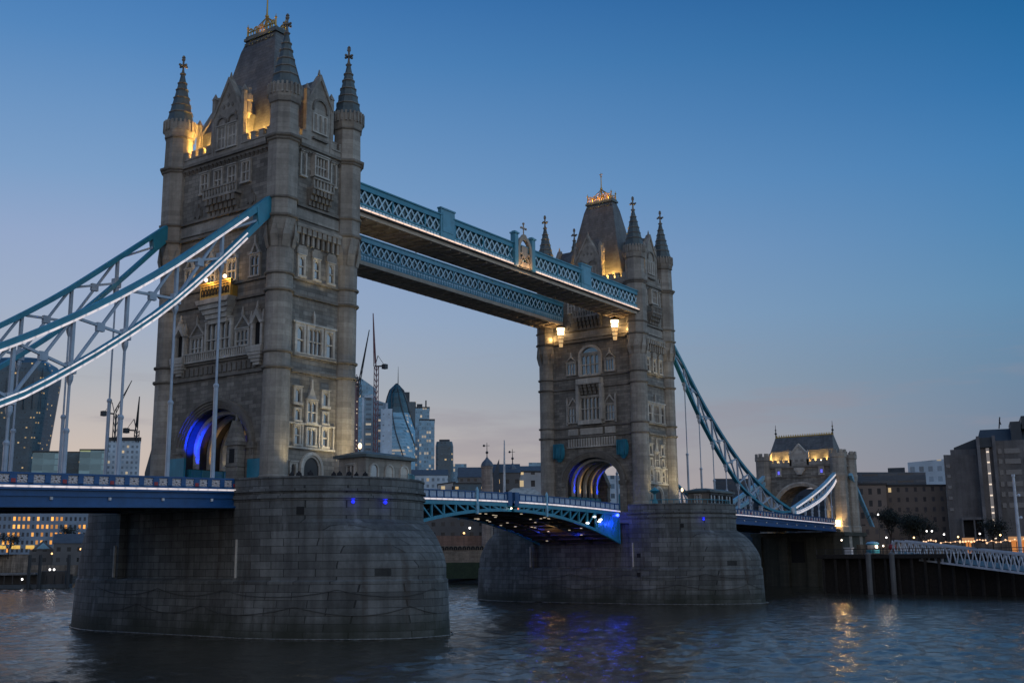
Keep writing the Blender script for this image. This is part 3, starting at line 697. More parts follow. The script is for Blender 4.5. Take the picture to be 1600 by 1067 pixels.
        do = dm.build('doorway', M['trim'], t, OFF)
        dd = MB(); dd.fpoly(F, arch_pts(1.15, 1.35, 17.2, 12, ROAD), -.04, .04); dd.build('door', M['iron'], do, OFF)
        window(F, -2.75, 16.5, .7, 1.2, 1, t, sur=.22)
    # ---- battlements, gables, roof
    for F, L_, gw in ((FL, HY, 2.6), (FR, HY, 2.6), (FS, HX, 2.0), (FN, HX, 2.0)):
        for s_ in (-1, 1):
            bt = MB(); a, b = gw, L_-.3
            bt.fbox(F, min(s_*a, s_*b), max(s_*a, s_*b), 54.0, 55.15, -.45, .2); bt.fbox(F, min(s_*a, s_*b), max(s_*a, s_*b), 54.9, 55.05, .2, .28)
            n_ = 5 if L_ > 8 else 3; st = (b-a)/n_
            for i in range(n_):
                u = s_*(a+st*(i+.5)); bt.fbox(F, u-st*.29, u+st*.29, 55.15, 55.85, -.45, .2); bt.fbox(F, u-st*.34, u+st*.34, 55.85, 55.97, -.5, .26)
            bt.build('battlement', M['turret'], t, OFF)
    rf = MB(); rf.box(-4.9, 4.9, -9.0, 9.0, 54.0, 54.3)
    prof = [(4.05,6.2,54.3),(3.95,6.0,56.0),(3.2,5.05,60.0),(2.3,4.05,64.5),(1.3,3.05,69.5),(.85,2.6,71.0)]
    rf.loft([[(-a,-b,z),(a,-b,z),(a,b,z),(-a,b,z)] for a, b, z in prof])
    ro = rf.build('roof', M['slate'], t, OFF)
    cp = MB(); cp.box(-1.1, 1.1, -2.85, 2.85, 70.95, 71.3); cp.box(-.95, .95, -2.7, 2.7, 71.3, 71.6)
    for i in range(9):
        y = -2.4+i*.6; cp.box(-1.25, -1.1, y-.12, y+.12, 70.2, 70.5); cp.box(1.1, 1.25, y-.12, y+.12, 70.2, 70.5)
    cp.build('roof_cap', M['lead'], ro, OFF)
    cr = MB()
    for x in (-.8, .8):
        cr.box(x-.05, x+.05, -2.5, 2.5, 72.05, 72.2)
        for i in range(11): y = -2.4+i*.48; cr.box(x-.05, x+.05, y-.06, y+.06, 71.6, 72.5 if i % 2 else 72.25)
        for i in range(5): F = Frame((x,-2.0+i,0), (0,1,0), (1,0,0)); arch_ring(cr, F, .46, .5, .34, .36, 72.15, 72.1, -.05, .05, 8)
    for x in (-.8, .8):
        for y in (-2.5, 2.5):
            cr.rod((x,y,71.6), (x,y,72.7), .12, .1); cr.ball((x,y,72.8), .18, 6, 4); cr.rod((x,y,72.9), (x,y,73.3), .06, .02)
    for i in range(8):
        a = 2*math.pi*i/8; cr.tube([(math.cos(a)*.75, math.sin(a)*2.0, 72.0), (math.cos(a)*.6, math.sin(a)*1.3, 72.9), (0,0,73.9)], .07, 4)
    cr.rod((0,0,71.6), (0,0,77.1), .16, .07); cr.ball((0,0,74.0), .26, 8, 5); cr.ball((0,0,76.4), .18, 6, 4); cr.bar((0,-.35,76.8), (0,.35,76.8), .1)
    cro = cr.build('cresting', M['gilt'], ro, OFF)
    for F, hw, zs, za, dp in ((FL, 2.5, 59.3, 63.9, 2.6), (FR, 2.5, 59.3, 63.9, 2.6), (FS, 1.95, 60.0, 63.6, 5.0), (FN, 1.95, 60.0, 63.6, 5.0)):
        gb = MB(); gb.fpoly(F, [(-hw,54.0),(hw,54.0),(hw,zs),(0,za-.4),(-hw,zs)], -.6, .12)
        gb.fpoly(F, [(-hw-.12,zs-.5),(-hw-.12,zs),(0,za),(hw+.12,zs),(hw+.12,zs-.5),(0,za-.75)], -.65, .28)
        for s_ in (-1, 1): pinnacle(gb, F, s_*(hw+.05), 54.0, 62.4 if hw > 2.2 else 61.9, -.05, .24)
        pinnacle(gb, F, 0, za-.6, za+.7, -.15, .12)
        go = gb.build('gable', M['turret'], t, OFF)
        if hw > 2.2:
            for u in (-.95, .95): window(F, u, 55.1, 1.2, 2.6, 2, go, rows=2, sur=.18)
            dt = MB()
            for u, z in ((0,61.6),(-.75,60.3),(.75,60.3),(0,60.4),(-1.4,59.2),(1.4,59.2)): dt.fpoly(F, [(u-.24,z),(u,z-.32),(u+.24,z),(u,z+.32)], .1, .2)
            for u in (-.95, .95): arch_ring(dt, Frame(F.p(u,0), F.u, F.nn), .85, .8, .65, .6, 58.3, 58.2, .1, .3, 8)
            dt.build('tracery', M['string'], go, OFF)
        else:
            for u in (-.8, 0, .8): window(F, u, 56.3, .45, 2.1, 1, go, sur=.14, hood=False)
            dt = MB(); arch_ring(dt, F, 1.25, 1.3, 1.0, 1.05, 59.2, 58.9, .1, .3, 12)
            dt.fbox(F, -1.2, 1.2, 55.3, 55.55, .1, .45); dt.build('tracery', M['string'], go, OFF)
        dr = MB(); gable_roof(dr, F, hw-.05, zs-.15, za-.5, -dp-.6, -.6); dr.fbox(F, -hw+.1, hw-.1, 54.3, zs-.12, -dp, -.6); dr.build('dormer_roof', M['slate'], go, OFF)
    for sx in (-1, 1):
        for sy in (-1, 1): MB().lathe([(.12,58.4),(.34,59.0),(.34,60.4),(.46,60.5),(.46,61.2),(.32,61.3),(.32,62.1)], 8, (sx*4.7, sy*2.62)).build('chimney', M['turret'], t, OFF)
    return t

def tower_lights(t, rot, crown):
    """flood lamps behind the battlements, in the arch and at the foot"""
    def P(x, y, z): return (x, y, z-ROAD)
    s_ = rot                                     # -1 when the face seen from the south bank is the river side
    for y in (s_*6.6, s_*5.2, s_*3.7, -s_*3.4, -s_*4.3):
        lamp('roof_flood', 'POINT', P(s_*-4.8, y, 54.75), 2300, (1.0,.55,.13), t, size=.2)
    for y in (s_*5.2, -s_*4.3): lamp('roof_flood', 'SPOT', P(s_*-4.85, y, 54.8), 2600, (1.0,.54,.12), t, aim=P(s_*-3.2, y*.95, 58.5), size=.2, spot=80)
    if crown:
        for x in (-1.25, 1.25):
            for y in (-1.6, 0, 1.6): lamp('crest_flood', 'POINT', P(x, y, 71.9), 42, (1.0,.5,.14), t, size=.15)
        lamp('crest_flood', 'POINT', P(0, 0, 72.3), 80, (1.0,.5,.14), t, size=.2)
    else: lamp('crest_flood', 'POINT', P(-1.25, 0, 71.9), 14, (1.0,.5,.14), t, size=.15)
    BL, YL = (0.0,.03,1), (1,.56,.14)
    for k, (c, e) in enumerate(((BL, 1500), (YL, 330), ((1,.8,.5), 60), (YL, 330), (BL, 1500))):
        x = -3.9+k*1.95
        for q in (-1, 1):
            lamp('arch_light', 'SPOT', P(x, q*4.15, 17.4), e, c, t, aim=P(x, q*4.75, 21.5), size=.08, spot=48)
    if not crown:
        for q in (-1, 1): lamp('arch_light', 'SPOT', P(-4.75, q*4.1, 17.4), 7000, BL, t, aim=P(-4.75, q*4.9, 21.5), size=.08, spot=42)
    lamp('finial_fill', 'SPOT', P(s_*-3.2, 7.0 if s_ > 0 else -7.0, 56.5), 2600, (1.0,.58,.17), t, aim=P(s_*-5.14, 9.19*s_, 67.6), size=.15, spot=16)  # added spot, standing in for roof flood spill on the finial
    # washes up the corner turrets and the side wall that faces down river
    yy = s_*-1
    for x in (-4.6, 4.6):
        lamp('wall_flood', 'SPOT', P(x*1.02, yy*12.6, 15.6), 800, (1.0,.80,.42), t, aim=P(x, yy*9.6, 30), size=.2, spot=70)
    lamp('wall_flood', 'SPOT', P(s_*2.6, yy*14.5, 15.6), 1900, (1.0,.82,.46), t, aim=P(s_*1.9, yy*9.6, 27), size=.3, spot=76)
    for x, y in ((-4.0, 0), (4.0, 0)):
        lamp('ledge_flood', 'SPOT', P(s_*x*.2, yy*11.0, 36.9), 90, (1.0,.82,.46), t, aim=P(s_*x*.6, yy*9.7, 43), size=.2, spot=110)

tower = make_tower('stone bridge tower in front with dim roof cresting, its gilded balcony facing the hanging chains')
tower2 = copy_tree(tower)
tower2.location = (SPAN, 0, ROAD); tower2.rotation_euler = (0, 0, math.pi)
tower2['label'] = 'stone bridge tower further off with brightly lit golden cresting, where the walkways end'
tower_lights(tower, 1, False); tower_lights(tower2, -1, True)

# ------------------------------------------------------------------ high level walkways
def make_walkway(sg, label, lit):
    """sg = -1 for the one nearer the camera; its outer side faces sg"""
    t = thing('high_walkway', label, 'walkway', (SPAN/2, 0, 47.6))
    X0, X1 = 6.2, SPAN-6.2; yo, yi = sg*10.1, sg*5.0; o_ = (SPAN/2, 0, 47.6)
    fl = MB(); fl.box(X0, X1, min(yo,yi)+.25, max(yo,yi)-.25, 48.0, 48.35)
    for y in (yo, yi):
        s_ = 1 if y > 0 else -1; q = 1 if abs(y) > 7 else -1
        y2 = y - sg*q*.35
        fl.box(X0, X1, min(y,y2), max(y,y2), 47.9, 48.45)
    n = 34
    for i in range(n+1):
        x = X0+(X1-X0)*i/n; fl.box(x-.1, x+.1, min(yo,yi)+.4, max(yo,yi)-.4, 47.72, 48.0)
    for i in range(n):
        x = X0+(X1-X0)*i/n; w_ = (X1-X0)/n
        a, b = (yo-sg*.5, yi+sg*.5) if i % 2 else (yi+sg*.5, yo-sg*.5)
        fl.bar((x,a,47.85), (x+w_,b,47.85), .14, .16)
    fl.box(X0, X1, (yo+yi)/2-.1, (yo+yi)/2+.1, 47.74, 47.99)
    fl.build('floor', M['soffit'], t, o_)
    rf = MB(); rf.loft([[(X0,min(yo,yi)+.1,51.55),(X1,min(yo,yi)+.1,51.55),(X1,max(yo,yi)-.1,51.55),(X0,max(yo,yi)-.1,51.55)],[(X0,(yo+yi)/2-1,52.0),(X1,(yo+yi)/2-1,52.0),(X1,(yo+yi)/2+1,52.0),(X0,(yo+yi)/2+1,52.0)]])
    rf.build('roof', M['lead'], t, o_)
    for y in (yo, yi):
        q = 1 if abs(y) > 7 else -1; ny = sg*q            # outward direction of this side
        F = Frame((0, y, 0), (-ny, 0, 0), (0, ny, 0)); f = lambda x: -ny*x
        def fb(mb, x0, x1, z0, z1, d0, d1): a, b = f(x0), f(x1); mb.fbox(F, min(a,b), max(a,b), z0, z1, d0, d1)
        fr = MB(); fb(fr, X0, X1, 51.2, 51.9, -.2, .12); fb(fr, X0, X1, 51.85, 52.02, -.3, .25); fb(fr, X0, X1, 48.45, 49.35, -.22, .0); fb(fr, X0, X1, 49.3, 49.5, -.2, .1)
        for i in range(12):
            x = X0+(X1-X0)*i/11; fb(fr, x-.1, x+.1, 49.5, 51.2, -.12, .04)
        fr.build('side_girder', M['teal'] if q > 0 else M['mid_blue'], t, o_)
        gl_ = MB(); fb(gl_, X0, X1, 49.5, 51.2, -.3, -.22); gl_.build('side_glazing', M['walk_glass'], t, o_)
        la = MB(); nl = 56; w_ = (X1-X0)/nl
        for i in range(nl):
            x = X0+i*w_
            for a, b in (((x,49.5),(x+w_,51.2)),((x+w_,49.5),(x,51.2))):
                la.bar(F.p(f(a[0]),a[1],-.02 if a[0] == x else -.07), F.p(f(b[0]),b[1],-.02 if a[0] == x else -.07), .06, .17, (0,ny,0) if False else (0,0,1))
        la.build('lattice', M['lattice_blue'], t, o_)
        fz = MB(); nf = 112; w_ = (X1-X0)/nf
        for i in range(nf):
            x = X0+(i+.5)*w_; fb(fz, x-w_*.36, x+w_*.36, 48.95, 49.25, 0, .05); fb(fz, x-w_*.15, x+w_*.15, 48.6, 48.9, 0, .05)
        fz.build('frieze', M['lattice_blue'], t, o_)
        if q > 0:
            lg = MB(); fb(lg, X0, X1, 48.42, 48.56, 0, .42); lg.build('ledge', M['iron'], t, o_)
            if lit:
                for a, b in ((X0, 38.4), (44.2, X1-.2)):
                    le = MB(); fb(le, a, b, 48.565, 48.78, .2, .4); le.build('light_strip', M['led_soft'], t, o_)
        for a in (21.9, 57.4) if q > 0 and sg < 0 else ():
            px = MB(); fb(px, a, a+3.0, 48.5, 52.75, -.3, .2); fb(px, a-.12, a+3.12, 52.75, 52.95, -.35, .3); fb(px, a+.4, a+2.6, 49.7, 52.2, .2, .26)
            px.build('panel_pier', M['mid_blue'], t, o_)
        if q > 0:
            for a in (39.2, 43.6):
                cb = MB(); fb(cb, a-.42, a+.42, 48.4, 53.4, -.4, .4); fb(cb, a-.55, a+.55, 53.4, 53.6, -.5, .55); fb(cb, a-.3, a+.3, 53.6, 53.8, -.3, .3)
                cb.build('crest_post', M['mid_blue'], t, o_)
            u = f(41.4); cr = MB(); arch_ring(cr, F, 1.75, 2.1, 1.25, 1.6, 51.2, 48.6, -.15, .4, 14)
            cr.fpoly(F, [(u-1.2,48.7),(u+1.2,48.7),(u+.9,49.6),(u-.9,49.6)], 0, .35)
            cr2 = MB(); F2 = Frame(F.p(u, 0), F.u, F.nn)
            arch_ring(cr2, F2, 1.8, 2.2, 1.3, 1.65, 51.2, 48.7, -.15, .4, 14)
            cr2.fpoly(F2, [(-.75,51.9),(-.75,50.7),(0,49.9),(.75,50.7),(.75,51.9)], .1, .3)
            cr2.fpoly(F2, [(-1.2,48.7),(1.2,48.7),(1.0,49.5),(-1.0,49.5)], 0, .35)
            for s_ in (-1, 1): cr2.bar(F2.p(s_*1.1,49.5,.2), F2.p(s_*.5,50.4,.2), .25); cr2.ball(F2.p(s_*1.0, 50.7, .2), .3, 6, 4)
            cr2.fpoly(F2, [(-.7,53.2),(.7,53.2),(.25,53.7),(-.25,53.7)], -.1, .35); cr2.rod(F2.p(0,53.6,.1), F2.p(0,55.3,.1), .1); cr2.bar(F2.p(-.55,54.7,.1), F2.p(.55,54.7,.1), .2); cr2.ball(F2.p(0,55.4,.1), .2, 6, 4); cr2.ball(F2.p(-.6,54.7,.1), .18, 6, 4); cr2.ball(F2.p(.6,54.7,.1), .18, 6, 4)
            cr2.build('crest', M['crest'], t, o_)
            if lit:
                for dx in (-.9, .9): lamp('crest_light', 'POINT', F.p(u+dx, 49.0, 1.1), 42, (1.0,.62,.28), t, size=.1, off=o_)
    return t
M['mid_blue'] = paint('mid_blue_paint', (0.09,0.31,0.42), 0.4); M['lattice_blue'] = paint('lattice_paint', (0.48,0.72,0.84), 0.4)
M['walk_glass'] = glass('walkway_glass', (0.02,0.07,0.09), 0.2)
M['crest'] = paint('crest_stone', (0.42,0.33,0.24), 0.6)
make_walkway(-1, 'high walkway nearer the viewer, with a glowing ledge and a crest between two posts', True)
make_walkway(1, 'high walkway behind, blue lattice side above a pale frieze, without a light strip', False)

# ribbed lanterns under the walkway ends on the far tower
M['lantern'] = glow('lantern_glass', (1.0,.70,.36), 4.5); M['lantern_low'] = glow('lantern_glass_low', (.85,.55,.25), 0.6)  # dimmer copy for the lower rings paints light falling off downwards
for y in (5.4, -5.6):
    c = (SPAN-6.4, y)
    t = thing('hanging_lantern', 'tapering ribbed lantern lit warm under the end of the ' + ('nearer' if y < 0 else 'rear') + ' walkway', 'lantern', (c[0], c[1], 47.5), 0, 'lanterns under the walkway ends')
    mb = MB()
    for k in range(5):
        r = .78-k*.09; z = 47.5-k*.7; mb.lathe([(r*.8,z-.14),(r,z-.1),(r*1.04,z)], 10, c)
    mb.rod((c[0],c[1],47.4), (c[0],c[1],48.2), .3); mb.rod((c[0],c[1],47.2), (SPAN-5.4,c[1],47.2), .18); mb.build('frame', M['iron'], t, (c[0], c[1], 47.5))
    for k in range(5):
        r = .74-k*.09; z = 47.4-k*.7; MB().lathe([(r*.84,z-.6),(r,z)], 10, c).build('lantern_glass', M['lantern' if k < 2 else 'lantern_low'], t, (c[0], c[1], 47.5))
    lamp('lantern_light', 'POINT', (SPAN-7.9, y, 46.6), 60, (1.0,.68,.3), None, size=.3)
    lamp('lantern_light', 'POINT', (SPAN-6.2, y+(-2.2 if y < 0 else 2.2), 45.6), 90, (1.0,.62,.22), None, size=.3)

# ------------------------------------------------------------------ side span decks
def make_deck(sg, x0, x1, zs, label, npan, lit=True):
    """sg*x grows towards the bank; zs gives the height of the light strip"""
    t = thing('side_span_deck', label, 'bridge deck', (x0, 0, 0)); o_ = (x0, 0, 0)
    YE = 9.3; N = 10; xs = [x0+(x1-x0)*i/N for i in range(N+1)]
    def strip(mb, y0, y1, dz0, dz1):
        for i in range(N):
            a, b = xs[i], xs[i+1]; za, zb = zs(a), zs(b)
            mb.hexa([(a,y0,za+dz0),(b,y0,zb+dz0),(b,y1,zb+dz0),(a,y1,za+dz0),(a,y0,za+dz1),(b,y0,zb+dz1),(b,y1,zb+dz1),(a,y1,za+dz1)])
    rd = MB(); strip(rd, -YE+.3, YE-.3, -.5, -.05); rd.build('roadway', M['asphalt'], t, o_)
    un = MB()
    for y in (-5, 0, 5): strip(un, y-.2, y+.2, -1.6, -.5)
    k = int(abs(x1-x0)/5.55)
    for i in range(k+1):
        x = x0+(x1-x0)*i/k; un.box(x-.2, x+.2, -YE+.3, YE-.3, zs(x)-1.5, zs(x)-.5)
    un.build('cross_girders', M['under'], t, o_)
    for y in (-YE, YE):
        n = -1 if y < 0 else 1
        gd = MB(); strip(gd, y-.15, y+.15, -1.75, -.12); strip(gd, y-.42 if n < 0 else y-.15, y+.15 if n < 0 else y+.42, -.3, -.12); strip(gd, y-.45 if n < 0 else y-.15, y+.15 if n < 0 else y+.45, -1.8, -1.6)
        strip(gd, y-.3, y+.3, -.85, -.78)
        g_ = gd.build('edge_girder', M['navy'], t, o_)
        cp_ = MB(); strip(cp_, y-.22, y+.22, 1.0, 1.17); strip(cp_, y-.2, y+.2, .1, .27)
        np_ = int(abs(x1-x0)/1.6)
        for i in range(np_+1):
            x = x0+(x1-x0)*i/np_; z = zs(x); w_ = .26 if i % 3 else .34; cp_.box(x-w_, x+w_, y-.2, y+.2, z+.2, z+1.05)
        pr_ = cp_.build('parapet', M['navy'], t, o_)
        rp = MB()
        for i in range(0, np_+1, 3): x = x0+(x1-x0)*i/np_; z = zs(x); rp.box(x-.2, x+.2, y+n*.2-.03, y+n*.2+.03, z+.3, z+.62)
        rp.build('red_badge', M['red'], pr_, o_)
        if n < 0:
            first = None
            for i in range(min(np_, npan)):
                xa = x0+(x1-x0)*(i+.5)/np_; z = zs(xa)
                if first is None:
                    pm = MB(); F = Frame((0,0,0), (1,0,0), (0,-1,0))
                    pm.fbox(F, -.56, .56, .3, .98, -.06, 0)
                    for a, b in (((-.5,.34),(.5,.94)),((-.5,.94),(.5,.34)),((0,.32),(0,.96)),((-.54,.64),(.54,.64))): pm.bar(F.p(*a,.03), F.p(*b,.03), .09, .09)
                    for u, z_ in ((-.28,.64),(.28,.64),(0,.46),(0,.82)): pm.ball(F.p(u,z_,.02), .11, 6, 4)
                    first = pm.build('lattice_panel', M['panel'], pr_); pn = first
                else:
                    pn = first.copy(); COL.objects.link(pn)
                pn.location = (xa-x0, y-.06, z)
            if npan < np_:
                pm = MB()
                for i in range(npan, np_): xa = x0+(x1-x0)*(i+.5)/np_; z = zs(xa); pm.box(xa-.56, xa+.56, y-.12, y-.02, z+.3, z+.98)
                pm.build('lattice_panel', M['panel'], pr_, o_)
        else:
            pm = MB(); strip(pm, y-.05, y+.05, .25, 1.0); pm.build('lattice_panel', M['panel'], pr_, o_)
        ls = MB(); strip(ls, y+n*.36-.06, y+n*.36+.06, -.11, .06); ls.build('light_strip', M['led'], t, o_)
        bl_ = MB()
        for i in range(int(abs(x1-x0)/5.55)):
            x = x0+(x1-x0)*(i+.5)/int(abs(x1-x0)/5.55); bl_.lathe([(.14,zs(x)-1.15),(.14,zs(x)-.9)], 8, (x, y+n*.25))
        bl_.build('bracket_lamp', M['white'], t, o_)
    return t
make_deck(-1, -PW, -PW-82, lambda x: 14.55-.0262*(-x-PW), 'blue bridge deck with pale lattice panels running off to the left past the hanging rods', 30)
make_deck(1, SPAN+PW, 171.5, lambda x: 15.15 if x < 115 else 15.15-.0135*(x-115), 'blue bridge deck between the further tower and the small gatehouse tower on the far bank', 48)

# ------------------------------------------------------------------ bascule leaves
def make_leaf(mirror, label):
    xp, xm = PW, SPAN/2-.35
    tx = lambda x: SPAN-x if mirror else x
    t = thing('bascule_leaf', label, 'bascule', (tx(xp), 0, 0)); o_ = (tx(xp), 0, 0)
    zr = lambda x: 14.72+.5*(1-((SPAN/2-x)/(SPAN/2-PW))**2)       # light strip height
    zb = lambda x: 9.6+4.2*(1-((SPAN/2-x)/(SPAN/2-PW-.6))**2)
    N = 12; xs = [xp+(xm-xp)*i/N for i in range(N+1)]
    def strip(mb, y0, y1, f0, f1):
        for i in range(N):
            a, b = xs[i], xs[i+1]
            mb.hexa([(tx(a),y0,f0(a)),(tx(b),y0,f0(b)),(tx(b),y1,f0(b)),(tx(a),y1,f0(a)),(tx(a),y0,f1(a)),(tx(b),y0,f1(b)),(tx(b),y1,f1(b)),(tx(a),y1,f1(a))])
    rd = MB(); strip(rd, -7.6, 7.6, lambda x: zr(x)-.45, lambda x: zr(x)-.06); rd.build('roadway', M['asphalt'], t, o_)
    for y in (-7.8, -2.6, 2.6, 7.8):
        g_ = MB(); strip(g_, y-.22, y+.22, lambda x: zb(x), lambda x: zb(x)+.42); strip(g_, y-.2, y+.2, lambda x: zr(x)-.75, lambda x: zr(x)-.28)
        for i in range(N):
            a, b = xs[i], xs[i+1]
            if zr(a)-zb(a) > 1.4:
                g_.bar((tx(a),y,zb(a)), (tx(a),y,zr(a)-.4), .26); g_.bar((tx(a),y,zr(a)-.5), (tx(b),y,zb(b)+.2), .22); 
        pw_ = [(x) for x in xs if x < 19]
        if abs(y) > 7: g_.add([(tx(xp),y+.05,zb(xp)),(tx(18.0),y+.05,zb(18.0)),(tx(15.4),y+.05,zr(15.4)-.4),(tx(xp),y+.05,zr(xp)-.4),(tx(xp),y-.05,zb(xp)),(tx(18.0),y-.05,zb(18.0)),(tx(15.4),y-.05,zr(15.4)-.4),(tx(xp),y-.05,zr(xp)-.4)], [(0,1,2,3),(7,6,5,4),(0,4,5,1),(1,5,6,2),(2,6,7,3),(3,7,4,0)])
        g_.build('arched_girder', M['teal'] if abs(y) > 7 else M['iron'], t, o_)
    un = MB()
    for i in range(N+1):
        x = xs[i]; un.box(tx(x)-.16, tx(x)+.16, -7.6, 7.6, zb(x)+.1, zb(x)+.5)
    for i in range(N):
        a, b = xs[i], xs[i+1]
        for y0, y1 in ((-7.6,-4.6),(-2.2,2.2),(4.6,7.6)): un.hexa([(tx(a),y0,zb(a)+.3),(tx(b),y0,zb(b)+.3),(tx(b),y1,zb(b)+.3),(tx(a),y1,zb(a)+.3),(tx(a),y0,zb(a)+.36),(tx(b),y0,zb(b)+.36),(tx(b),y1,zb(b)+.36),(tx(a),y1,zb(a)+.36)])
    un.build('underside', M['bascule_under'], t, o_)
    for y in (-7.8, 7.8):
        n = -1 if y < 0 else 1
        pp = MB(); strip(pp, y-.14, y+.14, lambda x: zr(x)+.06, lambda x: zr(x)+.22); strip(pp, y-.16, y+.16, lambda x: zr(x)+1.0, lambda x: zr(x)+1.15)
        nb_ = 20
        for i in range(nb_+1): x = xp+(xm-xp)*i/nb_; pp.box(tx(x)-.09, tx(x)+.09, y-.14, y+.14, zr(x)+.1, zr(x)+1.05)
        po = pp.build('parapet', M['navy'], t, o_)
        for i in range(nb_):
            a, b = xp+(xm-xp)*i/nb_+.12, xp+(xm-xp)*(i+1)/nb_-.12; pm = MB()
            pm.hexa([(tx(a),y-.05,zr(a)+.24),(tx(b),y-.05,zr(b)+.24),(tx(b),y+.05,zr(b)+.24),(tx(a),y+.05,zr(a)+.24),(tx(a),y-.05,zr(a)+.98),(tx(b),y-.05,zr(b)+.98),(tx(b),y+.05,zr(b)+.98),(tx(a),y+.05,zr(a)+.98)])
            for q in (.3,.5,.7): x = a+(b-a)*q; pm.box(tx(x)-.03, tx(x)+.03, y+n*.05-.03, y+n*.05+.03, zr(x)+.26, zr(x)+.96)
            pm.build('parapet_panel', M['pale_panel'], po, o_)
        ls = MB(); strip(ls, y+n*.24-.06, y+n*.24+.06, lambda x: zr(x)-.18, lambda x: zr(x)+.03); ls.build('light_strip', M['led'], t, o_)
        ed = MB(); strip(ed, y-.18, y+.18, lambda x: zr(x)-.42, lambda x: zr(x)-.2); ed.build('edge_girder', M['navy'], t, o_)
        x = 32.6; lp = MB(); lp.box(tx(x)-.16, tx(x)+.16, y+n*.3-.14, y+n*.3+.14, zr(x)-1.9, zr(x)+1.3); lp.lathe([(.2,zr(x)+1.3),(.05,zr(x)+1.7)], 6, (tx(x), y+n*.3)); lp.build('parapet_pilaster', M['pale_blue'], t, o_)
        nb2 = MB(); nb2.box(min(tx(xm-1.0),tx(xm)), max(tx(xm-1.0),tx(xm)), y-.35, y+.35, zr(xm)-.6, zr(xm)+1.3); nb2.build('nose_box', M['navy'], t, o_)
        nl_ = MB(); nl_.ball((tx(xm-.5), y+n*.5, zr(xm)-1.0), .13, 6, 4); nl_.build('navigation_lamp', M['red_lamp'] if mirror else M['warm_white'], t, o_)
    bl_ = MB()
    k = random.Random(3 if mirror else 4)
    for i in range(26):
        x = xp+2+(xm-xp-4)*k.random(); y = k.uniform(-7, 7); bl_.box(tx(x)-.25, tx(x)+.25, y-.06, y+.06, zb(x)-.02, zb(x)+.08)
    bl_.build('underside_lamp', M['dim_lamp'], t, o_)
    return t
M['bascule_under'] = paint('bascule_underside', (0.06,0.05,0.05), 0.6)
M['pale_panel'] = paint('pale_parapet_panel', (0.40,0.50,0.64), 0.45)
M['dim_lamp'] = glow('dim_lamp', (1.0,0.82,0.6), 0.5)
make_leaf(False, 'bascule leaf on the left, its teal arched girder springing from the nearer pier')
lf = make_leaf(True, 'bascule leaf on the right, blue light glowing on its teal girder by the further pier')
for x, y, e in ((69.0, -8.6, 120), (66.6, -8.6, 80), (66, -3, 90), (64, 3, 90)): lamp('bascule_blue_light', 'POINT', (x, y, 12.6 if y < -8 else 10.6), e, (.03,.07,1), None, size=.15)
lamp('bascule_warm_light', 'POINT', (63, 0, 10.4), 70, (1,.55,.2), None, size=.15)
lamp('bascule_blue_light', 'POINT', (12.4, -8.8, 13.2), 40, (.05,.08,1), None, size=.15)
for x, y, z in ((70.4, -8.25, 14.0), (65.2, -8.2, 13.2), (63.3, -8.2, 13.6), (64.8, -8.2, 12.9), (61.2, -8.2, 12.6)):
    mb = MB(); mb.ball((x, y, z), .26 if x > 70 else .16, 6, 4); mb.box(x-.1, x+.1, y, y+.35, z-.1, z+.1)
    b_ = x > 70
    tag(mb.build('girder_lamp', M['blue_flood'] if b_ else M['white_lamp']), 'blue lamp on the teal bascule girder by the further pier' if b_ else 'small white lamp on the teal bascule girder near the further pier', 'lamp', 'lamps on the bascule girder')

# ------------------------------------------------------------------ suspension chains
def interp(pts, x):
    """smooth curve through pts"""
    n = len(pts)
    for i in range(n-1):
        if x <= pts[i+1][0] or i == n-2:
            x0, y0 = pts[i]; x1, y1 = pts[i+1]; h = x1-x0
            sl = lambda a, b: (pts[b][1]-pts[a][1])/(pts[b][0]-pts[a][0])
            m0 = sl(max(i-1,0), i+1); m1 = sl(i, min(i+2, n-1)); u = (x-x0)/h
            return (2*u**3-3*u**2+1)*y0+(u**3-2*u**2+u)*h*m0+(-2*u**3+3*u**2)*y1+(u**3-u**2)*h*m1
TOP = [(5.6,47.6),(14,40.7),(20.4,35.6),(28.2,30.3),(36.5,25.6),(45,21.9),(54,18.9),(62.8,16.9)]
LOW = [(5.6,46.2),(7.5,44.3),(12.9,38.7),(19.2,32.6),(24.2,28.6),(29.7,24.7),(36.1,20.9),(47.5,17.2),(56,16.3),(62.8,16.6)]
STOP = [(62.8,16.9),(74,19.9),(84,23.0),(93.4,26.6)]
SLOW = [(62.8,16.6),(67,16.5),(81.8,19.9),(90,23.2),(93.4,25.3)]
